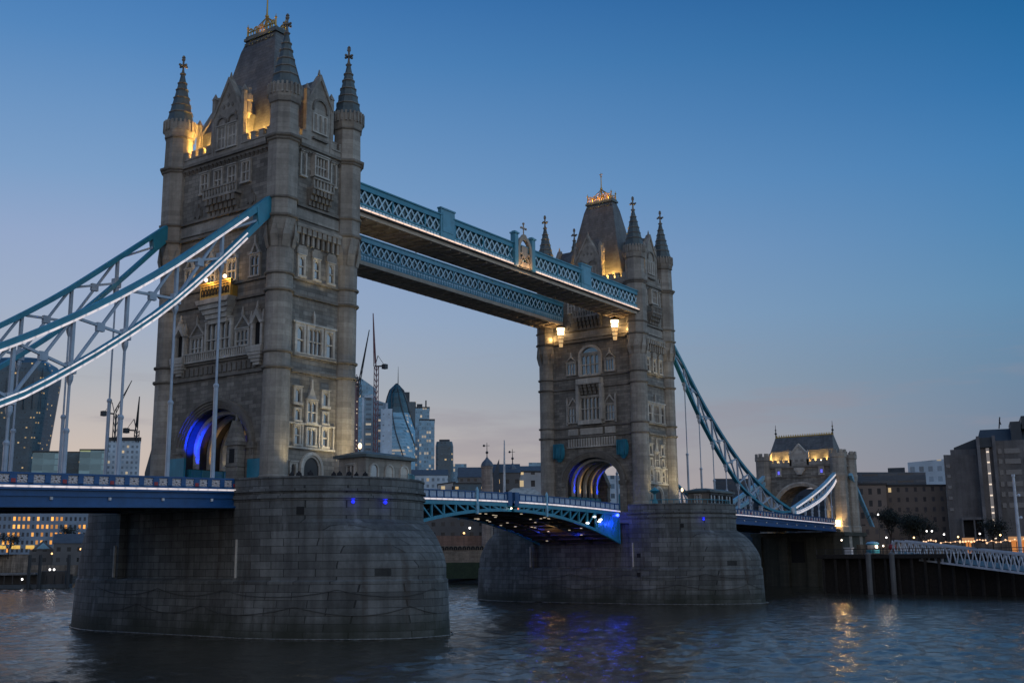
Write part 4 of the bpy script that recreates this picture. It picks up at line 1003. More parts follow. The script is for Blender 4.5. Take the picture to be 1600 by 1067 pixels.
def make_chain(sg, y, base, zdeck, label, near):
    """sg*distance from the tower centre; y the plane of the chain"""
    t = thing('suspension_chain', label, 'suspension chain', (base, y, ROAD)); o_ = (base, y, ROAD)
    X = lambda d: base+sg*d; n = -1 if y < 0 else 1
    def chord(nm, cv, a, b, h, led, m_='teal', up_=.22):
        k = 26; pts = [(X(a+(b-a)*i/k), y, interp(cv, a+(b-a)*i/k)) for i in range(k+1)]
        c = MB(); c.sweep(pts, .72, h if near or b > 63 else h*.72, (0,1,0)); c.build(nm, M[m_], t, o_)
        for off, hh in led:
            q = [(p[0], y+n*.4, p[2]+off) for p in pts[2:]]
            l_ = MB(); l_.sweep(q, .09, hh, (0,1,0)); l_.build('light_strip', M['led'], t, o_)
    lt = [(-.3,.2)] if near else []
    ll = [(.22,.13),(-.34,.16)] if near else []
    chord('upper_chord', TOP, 5.6, 62.8, .7, lt); chord('lower_chord', LOW, 5.6, 62.8, .62, ll)
    chord('upper_chord', STOP, 62.8, 93.4, .8, [(-.1,.3)], 'pale_blue'); chord('lower_chord', SLOW, 62.8, 93.4, .8, [(-.1,.3),(.3,.12)], 'pale_blue')
    ep = MB(); ep.add([(X(a), y+s_, z) for s_ in (-.42,.42) for a, z in ((5.4,48.1),(8.8,45.1),(8.5,43.3),(5.4,45.9))], [(0,1,2,3),(7,6,5,4),(0,4,5,1),(1,5,6,2),(2,6,7,3),(3,7,4,0)]); ep.build('end_plate', M['teal'], t, o_)
    wb = MB(); nodes = [7.55+5.55*i for i in range(10)]
    for i, d in enumerate(nodes):
        a, b = interp(TOP, d), interp(LOW, d)
        if i: wb.bar((X(d),y,a), (X(d),y,b), .34, .3)
        if i < len(nodes)-1:
            e = nodes[i+1]; a2, b2 = interp(TOP, e), interp(LOW, e)
            if i: wb.bar((X(d),y+.05,a), (X(e),y+.05,b2), .26, .24); 
            wb.bar((X(d),y-.05,b), (X(e),y-.05,a2), .26, .24)
            if i > 0:
                c = Vector(((X(d)+X(e))/2, y, (a+b+a2+b2)/4)); wb.box(c.x-.4, c.x+.4, y-.2, y+.2, c.z-.4, c.z+.4)
        wb.box(X(d)-.45, X(d)+.45, y-.3, y+.3, b-.5, b+.5) if i else None
    wb.build('web_bracing', M['web'], t, o_); wb = MB()
    for i in range(6):
        d = 67+i*4.4; e = d+4.4
        wb.bar((X(d),y,interp(STOP,d)), (X(d),y,interp(SLOW,d)), .28); wb.bar((X(d),y,interp(SLOW,d)), (X(e),y,interp(STOP,e)), .24); wb.bar((X(d),y+.05,interp(STOP,d)), (X(e),y+.05,interp(SLOW,e)), .24)
    wb.build('web_bracing', M['web'], t, o_)
    pn = MB(); F = Frame((X(62.8), y, 0), (1,0,0), (0,n,0)); pn.loft([[F.p(math.cos(2*math.pi*i/12)*.75, 16.75+math.sin(2*math.pi*i/12)*.75, d) for i in range(12)] for d in (-.6,.6)]); pn.build('pin', M['white'], t, o_)
    hp = MB(); hp.box(X(62.8)-.5, X(62.8)+.5, y-.4, y+.4, zdeck(X(62.8))-.3, 16.3); hp.build('pin_post', M['navy'], t, o_)
    for d in [13.1+5.55*i for i in range(9)] + [67+4.4*i for i in range(1,6)]:
        cv = LOW if d < 62 else SLOW; zt = interp(cv, d); zb = zdeck(X(d))+.9
        if zt-zb < .8: continue
        h = MB(); zm = zb+(zt-zb)*.42
        h.rod((X(d),y,zm), (X(d),y,zt-.3), .13 if near else .1, None, 6); h.rod((X(d),y,zb), (X(d),y,zm), .22 if near else .2, None, 8); h.lathe([(.26,zm-.2),(.3,zm),(.2,zm+.2)], 8, (X(d), y))
        h.lathe([(.12,zt-1.6),(.3,zt-1.1),(.32,zt-.7),(.2,zt-.4)], 8, (X(d), y))
        h.build('hanger_rod', M['rod'], t, o_)
    return t
M['web'] = paint('bracing_paint', (0.38,0.46,0.55), 0.45)
M['rod'] = paint('hanger_paint', (0.42,0.50,0.60), 0.45)
nd = lambda x: 14.55-.0262*(-x-PW); fd = lambda x: 15.15 if x < 115 else 15.15-.0135*(x-115)
make_chain(-1, -8.9, 0, nd, 'suspension chain in front of the nearest tower, its chords edged with bright white strips', True)
make_chain(-1, 8.9, 0, nd, 'suspension chain leaving the left corner of the nearest tower, behind the brighter one', False)
make_chain(1, -8.9, SPAN, fd, 'suspension chain sweeping down from the further tower to the small gatehouse tower', False)
make_chain(1, 8.9, SPAN, fd, 'suspension chain behind the one from the further tower, its pale end rising by the pier', False)

# ------------------------------------------------------------------ gatehouse tower on the far bank
def make_abutment():
    AX = 176.0; DP = 8.5; HW = 9.6
    t = thing('abutment_tower', 'small stone gatehouse tower with a lit hipped roof where the bridge meets the far bank', 'gatehouse tower', (AX+DP/2, 0, 13.5)); o_ = (AX+DP/2, 0, 13.5)
    F = Frame((AX,0,0), (0,-1,0), (-1,0,0))
    ap = arch_pts(6.2, 5.6, 18.2, 20, 13.3); n = len(ap); wb = MB(); top = 27.0
    for x in (AX, AX+DP):
        for s_ in (-1, 1): wb.add([(x,s_*HW,13.3),(x,s_*6.2,13.3),(x,s_*6.2,top),(x,s_*HW,top)], [(0,1,2,3)])
        wb.add([(x,y,z) for y,z in ap[1:-1]]+[(x,y,top) for y,z in ap[1:-1]], [(i,i+1,n-2+i+1,n-2+i) for i in range(n-3)])
    wb.add([(AX,y,z) for y,z in ap]+[(AX+DP,y,z) for y,z in ap], [(i,i+1,n+i+1,n+i) for i in range(n-1)])
    for y in (-HW, HW): wb.add([(AX,y,13.3),(AX+DP,y,13.3),(AX+DP,y,top),(AX,y,top)], [(0,1,2,3)])
    wb.box(AX, AX+DP, -HW, HW, top, 28.6); wb.build('wall', M['stone'], t, o_)
    am = MB(); arch_ring(am, F, 7.2, 6.6, 6.7, 6.1, 18.2, 17.6, 0, .5); arch_ring(am, F, 6.7, 6.1, 6.2, 5.6, 18.2, 13.4, 0, .25); am.build('arch_moulding', M['trim'], t, o_)
    sc_ = MB(); sc_.box(AX-.35, AX+DP+.35, -HW-.35, HW+.35, 28.3, 28.8); sc_.box(AX-.2, AX+DP+.2, -HW-.2, HW+.2, 25.9, 26.15); sc_.build('string_course', M['string'], t, o_)
    bt = MB()
    for x in (AX-.25, AX+DP-.25):
        bt.box(x, x+.5, -HW, HW, 28.8, 29.7)
        for i in range(14): y = -HW+.7+i*1.36; bt.box(x, x+.5, y-.4, y+.4, 29.7, 30.3)
    for y in (-HW, HW-.5): bt.box(AX, AX+DP, y, y+.5, 28.8, 30.0)
    bt.build('battlement', M['turret'], t, o_)
    for sx, sy in ((0,-1),(0,1),(1,-1),(1,1)):
        c = (AX+.4+sx*(DP-.8), sy*(HW-.2)); tu = MB()
        tu.lathe([(2.1,9.0),(2.1,13.8),(1.85,14.1),(1.8,24.6),(2.05,25.8),(2.05,26.4),(1.9,26.5),(1.9,30.2),(2.1,30.4),(2.1,31.3),(1.9,31.32)], 8, c, math.pi/8)
        for k in range(8):
            a = 2*math.pi*k/8; FF = Frame((c[0]+1.92*math.cos(a), c[1]+1.92*math.sin(a), 0), (-math.sin(a), math.cos(a), 0), (math.cos(a), math.sin(a), 0)); tu.fbox(FF, -.45, .45, 31.3, 32.1, -.3, .1)
        tu.build('turret', M['turret'], t, o_)
    cx = AX+DP/2; rf = MB()
    rf.loft([[(cx-a,-b,z),(cx+a,-b,z),(cx+a,b,z),(cx-a,b,z)] for a, b, z in ((3.15,8.6,28.7),(3.1,8.5,29.8),(2.4,8.0,32.6),(.5,7.3,36.2))])
    ro = rf.build('roof', M['slate'], t, o_)
    cr = MB(); cr.box(cx-.25, cx+.25, -7.4, 7.4, 36.15, 36.5)
    for i in range(24): y = -7.0+i*.61; cr.box(cx-.06, cx+.06, y-.12, y+.12, 36.5, 36.9)
    cr.build('ridge_crest', M['gilt'], ro, o_)
    for y in (-7.3, 7.3):
        fn = MB(); fn.rod((cx,y,36.2), (cx,y,39.6), .16, .05); fn.ball((cx,y,37.4), .32, 6, 4); fn.ball((cx,y,38.3), .22, 6, 4); fn.build('finial', M['iron'], ro, o_)
    gb = MB(); gb.fpoly(F, [(-2.1,28.7),(2.1,28.7),(2.1,31.3),(0,33.8),(-2.1,31.3)], -.5, .2); gb.fpoly(F, [(-2.3,31.1),(-2.3,31.6),(0,34.2),(2.3,31.6),(2.3,31.1),(0,33.5)], -.5, .4)
    pinnacle(gb, F, -2.2, 28.7, 32.6, 0, .25); pinnacle(gb, F, 2.2, 28.7, 32.6, 0, .25)
    go = gb.build('gable', M['trim'], t, o_); window(F, 0, 29.6, 1.8, 1.9, 3, go, off=o_)
    dr = MB(); gable_roof(dr, F, 2.0, 31.2, 33.6, -3.6, -.5); dr.fbox(F, -1.9, 1.9, 28.9, 31.2, -3, -.5); dr.build('dormer_roof', M['slate'], go, o_)
    pd = MB(); pd.fbox(F, -1.3, 1.3, 27.6, 28.2, 0, .6); pd.fpoly(F, [(-1.2,27.6),(1.2,27.6),(.6,26.6),(-.6,26.6)], 0, .5); pd.build('corbel', M['trim'], t, o_)
    for u in (-5.4, 5.4): window(F, u, 26.6, .8, 1.3, 1, t, off=o_, sur=.3); bm_ = MB(); bm_.fbox(F, u-.25, u+.25, 26.8, 27.6, .05, .12); bm_.build('blue_light_panel', M['blue_panel'], t, o_)
    bs = MB(); bs.box(AX-4.5, AX+DP+3, -HW-1.6, HW+1.6, -1, 11.6); bs.box(AX-4.9, AX+DP+3.4, -HW-2, HW+2, 11.6, 12.5); bs.box(AX-3.6, AX, -9.6, -7.0, 12.1, 13.2)
    for y in (-10, -3.4, 3.4, 10): bs.box(AX-5.1, AX-4.5, y-1.1, y+1.1, -1, 11.5)
    bs.build('base', M['granite_dark'], t, o_)
    rs = MB(); rs.box(AX-4.56, AX-4.4, -1.6, 1.6, 5.5, 10.5); rs.build('recess', M['dark'], t, o_)
    lb = MB(); lb.box(AX-1.6, AX-.7, -9.6, -8.3, 13.9, 15.3); lb.build('lamp_box', M['lampbox'], t, o_)
    lamp('gate_light', 'POINT', (AX-2.4, -9.4, 14.9), 420, (1.0,.60,.22), None, size=.3)
    lamp('gate_light', 'SPOT', (AX-2.0, -10.6, 14.0), 700, (1.0,.60,.24), None, aim=(AX, -11.2, 22), size=.3, spot=60)
    for y in (-8.2, -5.4, -3.1, 3.1, 5.4, 8.2): lamp('roof_flood', 'POINT', (AX+.55, y, 29.35), 420, (1.0,.58,.16), None, size=.2)
    for y in (-6.6, -3.6, 3.6, 6.6): lamp('roof_flood', 'SPOT', (AX+.45, y, 29.3), 2600, (1.0,.58,.17), None, aim=(AX+1.7, y, 34.5), size=.2, spot=80)
    fl_ = MB()
    for y in (-7.6, -5.2, -3.2, 3.2, 5.2, 7.6): fl_.box(AX+.32, AX+.5, y-.2, y+.2, 29.75, 29.95)
    fl_.build('floodlight', M['warm_white'], t, o_)
    return t
M['blue_panel'] = glow('blue_panel_light', (0.16,0.16,1.0), 0.8)
M['lampbox'] = glow('lamp_box_glow', (1.0,0.66,0.28), 7.0)
make_abutment()
for y in (-9.3,):
    mb = MB(); q = [(181.5,y-1.2,26.4),(188,y-1.2,21.0),(197.5,y-1.2,13.0)]; mb.sweep(q, .8, .8, (0,1,0))
    tag(mb.build('bridge_stay', M['pale_blue']), 'pale teal back stay slanting down behind the small gatehouse tower', 'bridge stay')

# ------------------------------------------------------------------ small things on the bridge
def lamp_post(p, zb, r, m_, label, post=.07):
    t = thing('lamp_post', label, 'lamp post', (p.x, p.y, zb)); o_ = (p.x, p.y, zb)
    MB().ball(p, r, 6, 5).build('lamp', M[m_], t, o_)
    if p.z-zb > .5: MB().rod((p.x, p.y, zb), (p.x, p.y, p.z-r), post, post*.7).build('post', M['iron'], t, o_)
    return t
def ring_rail(name, label, cx, sg, a0, a1, r, z0, h):
    mb = MB(); n = 30; pts = [(cx+r*math.cos(a0+(a1-a0)*i/n), sg*(11.8+r*math.sin(a0+(a1-a0)*i/n))) for i in range(n+1)]
    for z in (z0+.15, z0+h*.5, z0+h): mb.tube([(x,y,z) for x,y in pts], .06, 4)
    for x, y in pts: mb.rod((x,y,z0), (x,y,z0+h), .045)
    return tag(mb.build(name, M['teal_light']), label, 'railing')
M['teal_light'] = paint('light_teal_paint', (0.05,0.26,0.34), 0.4)
ring_rail('pier_railing', 'teal railing round the end of the nearer pier beside the stone cabin', 0, -1, math.pi*.02, math.pi*.40, PW-1.0, ROAD, 1.75)
ring_rail('pier_railing', 'teal railing round the end of the further pier', SPAN, -1, math.pi*.02, math.pi*.96, PW-.9, ROAD, 1.75)

def cabin(label, x0, x1, y0, y1, z1, wall, arched, off_mat):
    o_ = ((x0+x1)/2, (y0+y1)/2, ROAD); t = thing('pier_cabin', label, 'cabin', o_)
    b = MB(); b.box(x0, x1, y0, y1, ROAD-.05, z1-.35); b.box(x0-.12, x1+.12, y0-.12, y1+.12, ROAD-.05, ROAD+.6); b.build('wall', wall, t, o_)
    r = MB(); r.box(x0-.45, x1+.45, y0-.45, y1+.45, z1-.35, z1-.05); r.loft([[(x0-.3,y0-.3,z1-.05),(x1+.3,y0-.3,z1-.05),(x1+.3,y1+.3,z1-.05),(x0-.3,y1+.3,z1-.05)],[(x0+1,y0+1,z1+.35),(x1-1,y0+1,z1+.35),(x1-1,y1-1,z1+.35),(x0+1,y1-1,z1+.35)]]); r.build('roof', M['lead'], t, o_)
    F = Frame((0,y0,0), (1,0,0), (0,-1,0)); G = Frame((x0,0,0), (0,-1,0), (-1,0,0)); n = 3
    for i in range(n):
        u = x0+(x1-x0)*(i+.5)/n
        if arched:
            a = MB(); Fi = Frame((u,y0,0), (1,0,0), (0,-1,0)); arch_ring(a, Fi, .72, .72, .52, .52, ROAD+2.1, ROAD+.7, 0, .14, 8); w_ = a.build('window', M['trim'], t, o_)
            p_ = MB(); p_.fpoly(Fi, arch_pts(.52, .52, ROAD+2.1, 8, ROAD+.7), -.02, .04); p_.build('pane', M['trim'] if i else off_mat, w_, o_)
        else: window(F, u, ROAD+1.1, (x1-x0)/n-.5, 1.5, 2, t, head=None, off=o_, sur=.12, trim='iron')
    window(G, -(y0+y1)/2, ROAD+1.0, 1.0, 1.5, 2, t, head=None, off=o_, sur=.14)
    return t
cabin('stone cabin with arched openings standing on the end of the nearer pier', -1.9, 5.4, -19.4, -15.6, 18.3, M['turret'], True, M['pane'])
cabin('low brown cabin with a band of windows on the end of the further pier', SPAN-2.5, SPAN+6.6, -20.0, -16.2, 18.0, M['string'], False, M['pane'])

def street_lamp(x, y, z, h, label, on='lantern_soft', e=30):
    t = thing('street_lamp', label, 'street lamp', (x,y,z)); o_ = (x,y,z)
    p = MB(); p.lathe([(.24,z),(.22,z+.5),(.1,z+.7),(.07,z+h-.5),(.16,z+h-.45),(.16,z+h-.35)], 8, (x,y)); p.build('post', M['iron'], t, o_)
    g = MB(); g.lathe([(.1,z+h-.35),(.2,z+h-.15),(.23,z+h+.05),(.15,z+h+.25),(.05,z+h+.35)], 8, (x,y)); g.build('lantern', M[on], t, o_)
    if e: lamp('street_light', 'POINT', (x-.5,y-.5,z+h), e, (1,.75,.45), None, size=.3)
    return t
street_lamp(5.3, -11.9, ROAD, 5.5, 'street lamp glowing by the right corner of the nearest tower')
street_lamp(SPAN+7.4, -10.4, ROAD, 4.2, 'street lamp glowing beside the cabin on the further pier', e=30)
for x, y, lab in ((6.4, -12.6, 'dark traffic signal cluster beside the lamp at the corner of the nearest tower'),):
    mb = MB(); mb.rod((x,y,ROAD), (x,y,17.6), .07)
    for dx, z in ((-.45,17.2),(.45,17.2),(0,17.5),(-.5,16.5),(.5,16.4)): mb.box(x+dx-.2, x+dx+.2, y-.18, y+.18, z-.32, z+.32)
    tag(mb.build('traffic_signal', M['iron']), lab, 'traffic signal')
mb = MB(); mb.lathe([(.55,ROAD),(.5,16.2),(.25,16.6),(.2,17.4),(.9,17.9),(.1,18.5)], 8, (SPAN-7.2,-12.6))
tag(mb.build('signal_pillar', M['teal_light']), 'teal pillar with a flared cap at the corner of the further tower', 'pillar')
for px_, az, lab, nm in ((0, 1.03, 'round blue lamp fixed high on the nearer pier, left of a pair', 'l'), (0, 1.36, 'round blue lamp fixed high on the nearer pier, right of a pair', 'r'), (SPAN, 0.95, 'round blue lamp fixed high on the further pier below its railing', 'f')):
    c = Vector((px_-(PW+.25)*math.cos(az), -11.8-(PW+.25)*math.sin(az), 13.15)); nx = Vector((-math.cos(az), -math.sin(az), 0))
    mb = MB(); mb.ball(c, .2, 8, 6); mb.rod(c, c-nx*.4, .12); mb.bar(c+Vector((0,0,.3))-nx*.3, c+Vector((0,0,.3))+nx*.2, .3, .05)
    tag(mb.build('pier_lamp', M['blue_lamp']), lab, 'lamp', 'blue lamps on the piers')
    lamp('pier_blue_light', 'POINT', c+nx*.5, 7, (.03,.06,1), None, size=.1)

def make_person(loc, rz, coat, s=1.0):
    V = [(0,0,.95),(0,0,1.2),(0,0,1.42),(0,0,1.54),(0,.02,1.66),(.1,0,.9),(.11,0,.5),(.11,.02,.08),(.12,-.12,.05),(-.1,0,.9),(-.11,.02,.5),(-.11,.04,.08),(-.12,-.1,.05),(.2,0,1.4),(.25,-.03,1.12),(.18,-.2,1.02),(-.2,0,1.4),(-.25,-.03,1.12),(-.18,-.2,1.02)]
    Ed = [(0,1),(1,2),(2,3),(3,4),(0,5),(5,6),(6,7),(7,8),(0,9),(9,10),(10,11),(11,12),(2,13),(13,14),(14,15),(2,16),(16,17),(17,18)]
    Rr = [.15,.16,.15,.06,.1,.1,.075,.05,.045,.1,.075,.05,.045,.075,.055,.04,.075,.055,.04]
    me = bpy.data.meshes.new('person'); me.from_pydata(V, Ed, []); o = bpy.data.objects.new('person', me); COL.objects.link(o)
    md = o.modifiers.new('skin', 'SKIN'); o.modifiers.new('sub', 'SUBSURF').levels = 1; o.modifiers['sub'].render_levels = 1
    for i, r in enumerate(Rr): me.skin_vertices[0].data[i].radius = (r, r*.8)
    me.skin_vertices[0].data[0].use_root = True
    me.materials.append(coat); o.location = loc; o.rotation_euler = (0,0,rz); o.scale = (s,s,s)
    return tag(o, 'person in dark clothes leaning on the parapet of the nearer pier beside the tower', 'person', 'people at the parapet of the nearer pier')
M['coat'] = paint('dark_coat', (0.02,0.02,0.024), 0.9)
for k, a in enumerate((.42, .5, .62, .86, .92, 1.02, 1.1, 1.2)):
    make_person((-(PW-1.0)*math.cos(a), -11.8-(PW-1.0)*math.sin(a), ROAD-.02), math.pi/2-a+random.uniform(-.4,.4)-math.pi/2, M['coat'], 1.0+.04*(k % 3))

# ------------------------------------------------------------------ the city on the far bank
def frame_between(A, B):
    d = Vector((B.x-A.x, B.y-A.y, 0)); return d.length, math.atan2(d.y, d.x)
def block(name, label, cat, u0, u1, v0, d, wall, depth=22, v1=None, plant=None, z0=9.6, cap=None, roof=None, d1=None, group=None):
    """a building whose front runs between two sight lines"""
    v1 = v0 if v1 is None else v1; A, B = at(u0, v0, d), at(u1, v1, d1 or d); L, rz = frame_between(A, B)
    t = thing(name, label, cat, (A.x, A.y, z0), rz, group); ha, hb = A.z-z0, B.z-z0
    MB().hexa([(0,0,0),(L,0,0),(L,depth,0),(0,depth,0),(0,0,ha),(L,0,hb),(L,depth,hb),(0,depth,ha)]).build('wall', wall, t)
    if cap:
        MB().hexa([(-.3,-.3,ha),(L+.3,-.3,hb),(L+.3,depth+.3,hb),(-.3,depth+.3,ha),(-.3,-.3,ha+cap),(L+.3,-.3,hb+cap),(L+.3,depth+.3,hb+cap),(-.3,depth+.3,ha+cap)]).build('parapet', M['iron'], t)
    for (a, b, h) in plant or []:
        h0 = min(ha, hb); MB().box(L*a, L*b, depth*.2, depth*.8, h0, h0+h).build('roof_plant', M['city_dark'], t)
    if roof:
        MB().loft([[(-.4,-.4,ha),(L+.4,-.4,ha),(L+.4,depth+.4,ha),(-.4,depth+.4,ha)],[(-.2,depth*.45,ha+roof),(L+.2,depth*.45,ha+roof),(L+.2,depth*.55,ha+roof),(-.2,depth*.55,ha+roof)]]).build('roof', M['slate_far'], t)
    return t, L, ha
M['city_dark'] = paint('city_dark', (0.05,0.065,0.08), 0.6)
M['slate_far'] = paint('far_slate', (0.09,0.105,0.125), 0.7)
M['f_glass'] = facade('blue_glass_facade', (0.26,0.46,0.58), (0.16,0.34,0.46), 1.9, 3.3, .78, .6, .09, (1,.85,.65), .35)  # city fronts are lightened towards blue, distance haze put into the colour
M['f_dark'] = facade('dark_glass_facade', (0.06,0.115,0.15), (0.045,0.095,0.125), 2.4, 3.6, .5, .28, .10, (1,.72,.36), .5)
M['f_pale'] = facade('pale_facade', (0.42,0.54,0.64), (0.16,0.24,0.31), 3.0, 3.6, .5, .5, .06, (1,.8,.5), .4)
M['f_slab'] = facade('white_slab_facade', (0.48,0.62,0.74), (0.36,0.48,0.60), 4.0, 3.9, .3, .3, .0)
M['f_red'] = facade('scaffold_facade', (0.22,0.13,0.15), (0.12,0.09,0.12), 2.6, 3.2, .3, .3, .45, (1,.85,.75), .8)
M['f_stripe'] = facade('striped_facade', (0.20,0.34,0.44), (0.06,0.12,0.17), 9.0, 3.8, .45, .4, .12, (1,.9,.75), .4)
M['f_green'] = facade('green_glass_facade', (0.24,0.36,0.36), (0.26,0.40,0.40), 6.0, 3.5, .94, .8, .05, (.8,.9,.4), .3)
M['f_office'] = facade('riverside_office_facade', (0.20,0.27,0.36), (0.035,0.045,0.06), 1.55, 2.75, .5, .5, .62, (1,.45,.09), 1.3)
M['f_stone'] = facade('pale_stone_facade', (0.36,0.38,0.40), (0.03,0.035,0.045), 4.2, 4.4, .36, .52, .04, (1,.8,.5), .6)
M['f_brick'] = facade('brown_brick_facade', (0.13,0.105,0.095), (0.055,0.05,0.055), 2.2, 2.7, .34, .45, .02, (1,.75,.4), .7, prough=.5)
M['f_ware'] = facade('pale_brick_facade', (0.21,0.165,0.14), (0.035,0.035,0.04), 2.3, 3.2, .4, .5, .02, (1,.75,.4), .6, prough=.5)
M['f_low'] = facade('low_facade', (0.10,0.11,0.12), (0.02,0.025,0.03), 3.0, 3.2, .4, .4, .06, (1,.7,.35), 1.0)
M['concrete'] = stone('hotel_concrete', (0.20,0.195,0.20), 3.0, 3.0, var=.12, mortar=.8, bump=.1)
M['conc_pale'] = stone('hotel_pale_concrete', (0.22,0.22,0.235), 3.0, 3.0, var=.1, mortar=.85, bump=.1)

# tall tower that swells towards the top, left edge of the view
c = at(18, 700, 885); t = thing('office_tower', 'dark glass skyscraper swelling towards its curved top, at the left edge behind the chain', 'skyscraper', (c.x, c.y, 9.6), -YAW)
zz = lambda v: at(18, v, 870).z-9.6
def rr(hw, dp, n=6):
    r = min(hw, dp)*.45; q = []
    for cx, cy, a0 in ((hw-r,dp-r,0),(-hw+r,dp-r,math.pi/2),(-hw+r,-dp+r,math.pi),(hw-r,-dp+r,math.pi*1.5)):
        q += [(cx+r*math.cos(a0+math.pi/2*i/n), cy+r*math.sin(a0+math.pi/2*i/n)) for i in range(n+1)]
    return q
k = 885/FPX*.84
MB().loft([R3(rr(w_*k, w_*k*.6), z) for w_, z in ((50,0),(53,zz(735)),(57,zz(690)),(62,zz(640)),(66.5,zz(595)),(67,zz(580)))] + [R3(rr(60*k, 38*k), zz(566)), R3(rr(45*k, 25*k), zz(557)), R3(rr(20*k, 9*k), zz(553))]).build('wall', M['f_dark'], t)
cb = MB()
for i in range(9): cb.box((-60+i*15)*k, (-59+i*15)*k, -40*k, -39*k, zz(640), zz(575))
cb.build('fin', M['city_dark'], t)

block('office_block', 'low pale green glass office block beside the foot of the swelling skyscraper', 'office block', 51, 97, 706, 700, M['f_green'], cap=.8)
block('office_block', 'narrow dark office block between two green glass ones', 'office block', 96, 126, 706, 715, M['f_dark'], cap=.5)
block('office_block', 'low pale green glass office block left of the concrete core with cranes', 'office block', 125, 169, 703, 690, M['f_green'], cap=.8)
block('building_core', 'blue grey concrete core under construction with cranes on top', 'building site', 168, 220, 688, 800, M['f_pale'], 26, plant=[(.0,.98,3)], cap=2.4)
block('office_block', 'dark sloping glass roof just left of the nearest tower', 'office block', 226, 246, 738, 760, M['city_dark'], v1=668)
def crane(u, v0, v1, ju, jv, d, label, m_='iron', cj=None):
    b, tp, j = at(u, v0, d), at(u, v1, d), at(ju, jv, d)
    t = thing('tower_crane', label, 'crane', (b.x, b.y, b.z)); o_ = (b.x, b.y, b.z); w_ = 1.1
    mp = MB()
    for dx in (-w_, w_):
        for dy in (-w_, w_): mp.bar((b.x+dx,b.y+dy,b.z), (b.x+dx,b.y+dy,tp.z), .45)
    n = max(3, int((tp.z-b.z)/4))
    for i in range(n):
        z0, z1 = b.z+(tp.z-b.z)*i/n, b.z+(tp.z-b.z)*(i+1)/n; mp.bar((b.x-w_,b.y-w_,z0), (b.x+w_,b.y-w_,z1), .35); mp.bar((b.x-w_,b.y+w_,z1), (b.x-w_,b.y-w_,z0), .35)
    mp.build('mast', M[m_], t, o_)
    jb = MB(); s_ = Vector((rt.x, rt.y, 0))*.8
    jb.bar(tp+s_, j, .5); jb.bar(tp-s_, j, .5); jb.bar(tp+Vector((0,0,2.2)), j, .45)
    for i in range(8):
        f, g_ = i/8, (i+1)/8; jb.bar(tp.lerp(j, f)+s_*(1-f), (tp+Vector((0,0,2.2))).lerp(j, g_), .3)
    jb.build('jib', M[m_], t, o_)
    dr = Vector((tp.x-j.x, tp.y-j.y, 0)); dr = dr.normalized() if dr.length > 1 else Vector((rt.x, rt.y, 0))*-1
    cw = MB(); e = tp+dr*7+Vector((0,0,.5)); cw.bar(tp, e, 1.0); cw.box(e.x-1.6, e.x+1.6, e.y-1.6, e.y+1.6, e.z-2.2, e.z+1.2); cw.bar(tp, tp+Vector((0,0,8))+dr*2, .5); cw.bar(e, tp+Vector((0,0,8))+dr*2, .3)
    cw.build('counterweight', M['iron'], t, o_)
    return t
crane(179, 690, 646, 206, 594, 800, 'dark luffing crane with a slanting jib over the concrete core, left of the two')
crane(213, 690, 672, 218, 619, 800, 'dark luffing crane with a nearly upright jib over the concrete core, right of the two')
M['crane_red'] = paint('crane_red', (0.22,0.10,0.11), 0.5)
crane(561, 620, 600, 577, 515, 880, 'slender crane jib leaning behind the right edge of the nearest tower')
crane(586, 735, 572, 583, 489, 790, 'tall red and grey crane whose upright jib rises highest beside the domed skyscraper', 'crane_red')

block('office_block', 'scaffolded red facade dotted with work lights beside the nearest tower', 'office block', 536, 563, 592, 905, M['f_red'], plant=[(.5,.9,3)])
block('office_block', 'blue glass tower with a slanting top behind the red crane', 'office block', 561, 588, 588, 900, M['f_glass'], v1=607)
t, L, h = block('office_block', 'striped office block in a pale frame in front of the slanting glass tower', 'office block', 567, 605, 617, 840, M['f_stripe'], v1=630)
fr = MB(); fr.box(-.5, 1.2, -1.2, 0, 0, h); fr.box(L-1.2, L+.5, -1.2, 0, 0, h-6); fr.hexa([(-.5,-1.2,h-2),(L*.55,-1.2,h-2),(L*.55,0,h-2),(-.5,0,h-2),(-.5,-1.2,h),(L*.55,-1.2,h),(L*.55,0,h),(-.5,0,h)]); fr.build('frame', M['f_slab'], t)
block('office_block', 'dark striped side of the pale slab left of the domed skyscraper', 'office block', 586, 597, 637, 815, M['f_stripe'])
block('office_block', 'plain pale slab block in front of the domed skyscraper', 'office block', 595, 613, 638, 800, M['f_slab'])
c = at(619, 700, 1115); t = thing('domed_skyscraper', 'bullet shaped glass skyscraper with a dark domed top', 'skyscraper', (c.x, c.y, 9.6))
zz = lambda v: at(619, v, 1115).z-9.6
k = 1115/FPX
pr = [(0.05,599),(5,602),(10,609),(14,619),(17.5,632),(20.5,646)]
pr2 = [(20.5,646),(26,664),(32,684),(36,706),(38,735),(38,800)]
MB().lathe([(r*k*1.03, zz(v)) for r, v in reversed(pr)], 28).build('dome', M['gherkin_top'] if 'gherkin_top' in M else M.setdefault('gherkin_top', facade('dome_glass', (0.035,0.10,0.125), (0.025,0.075,0.10), 5, 5, .8, .8, .0)), t, smooth=False)
MB().lathe([(r*k*1.03, zz(v)) for r, v in reversed(pr2)], 28).build('wall', M['f_glass'], t)
mb = MB()
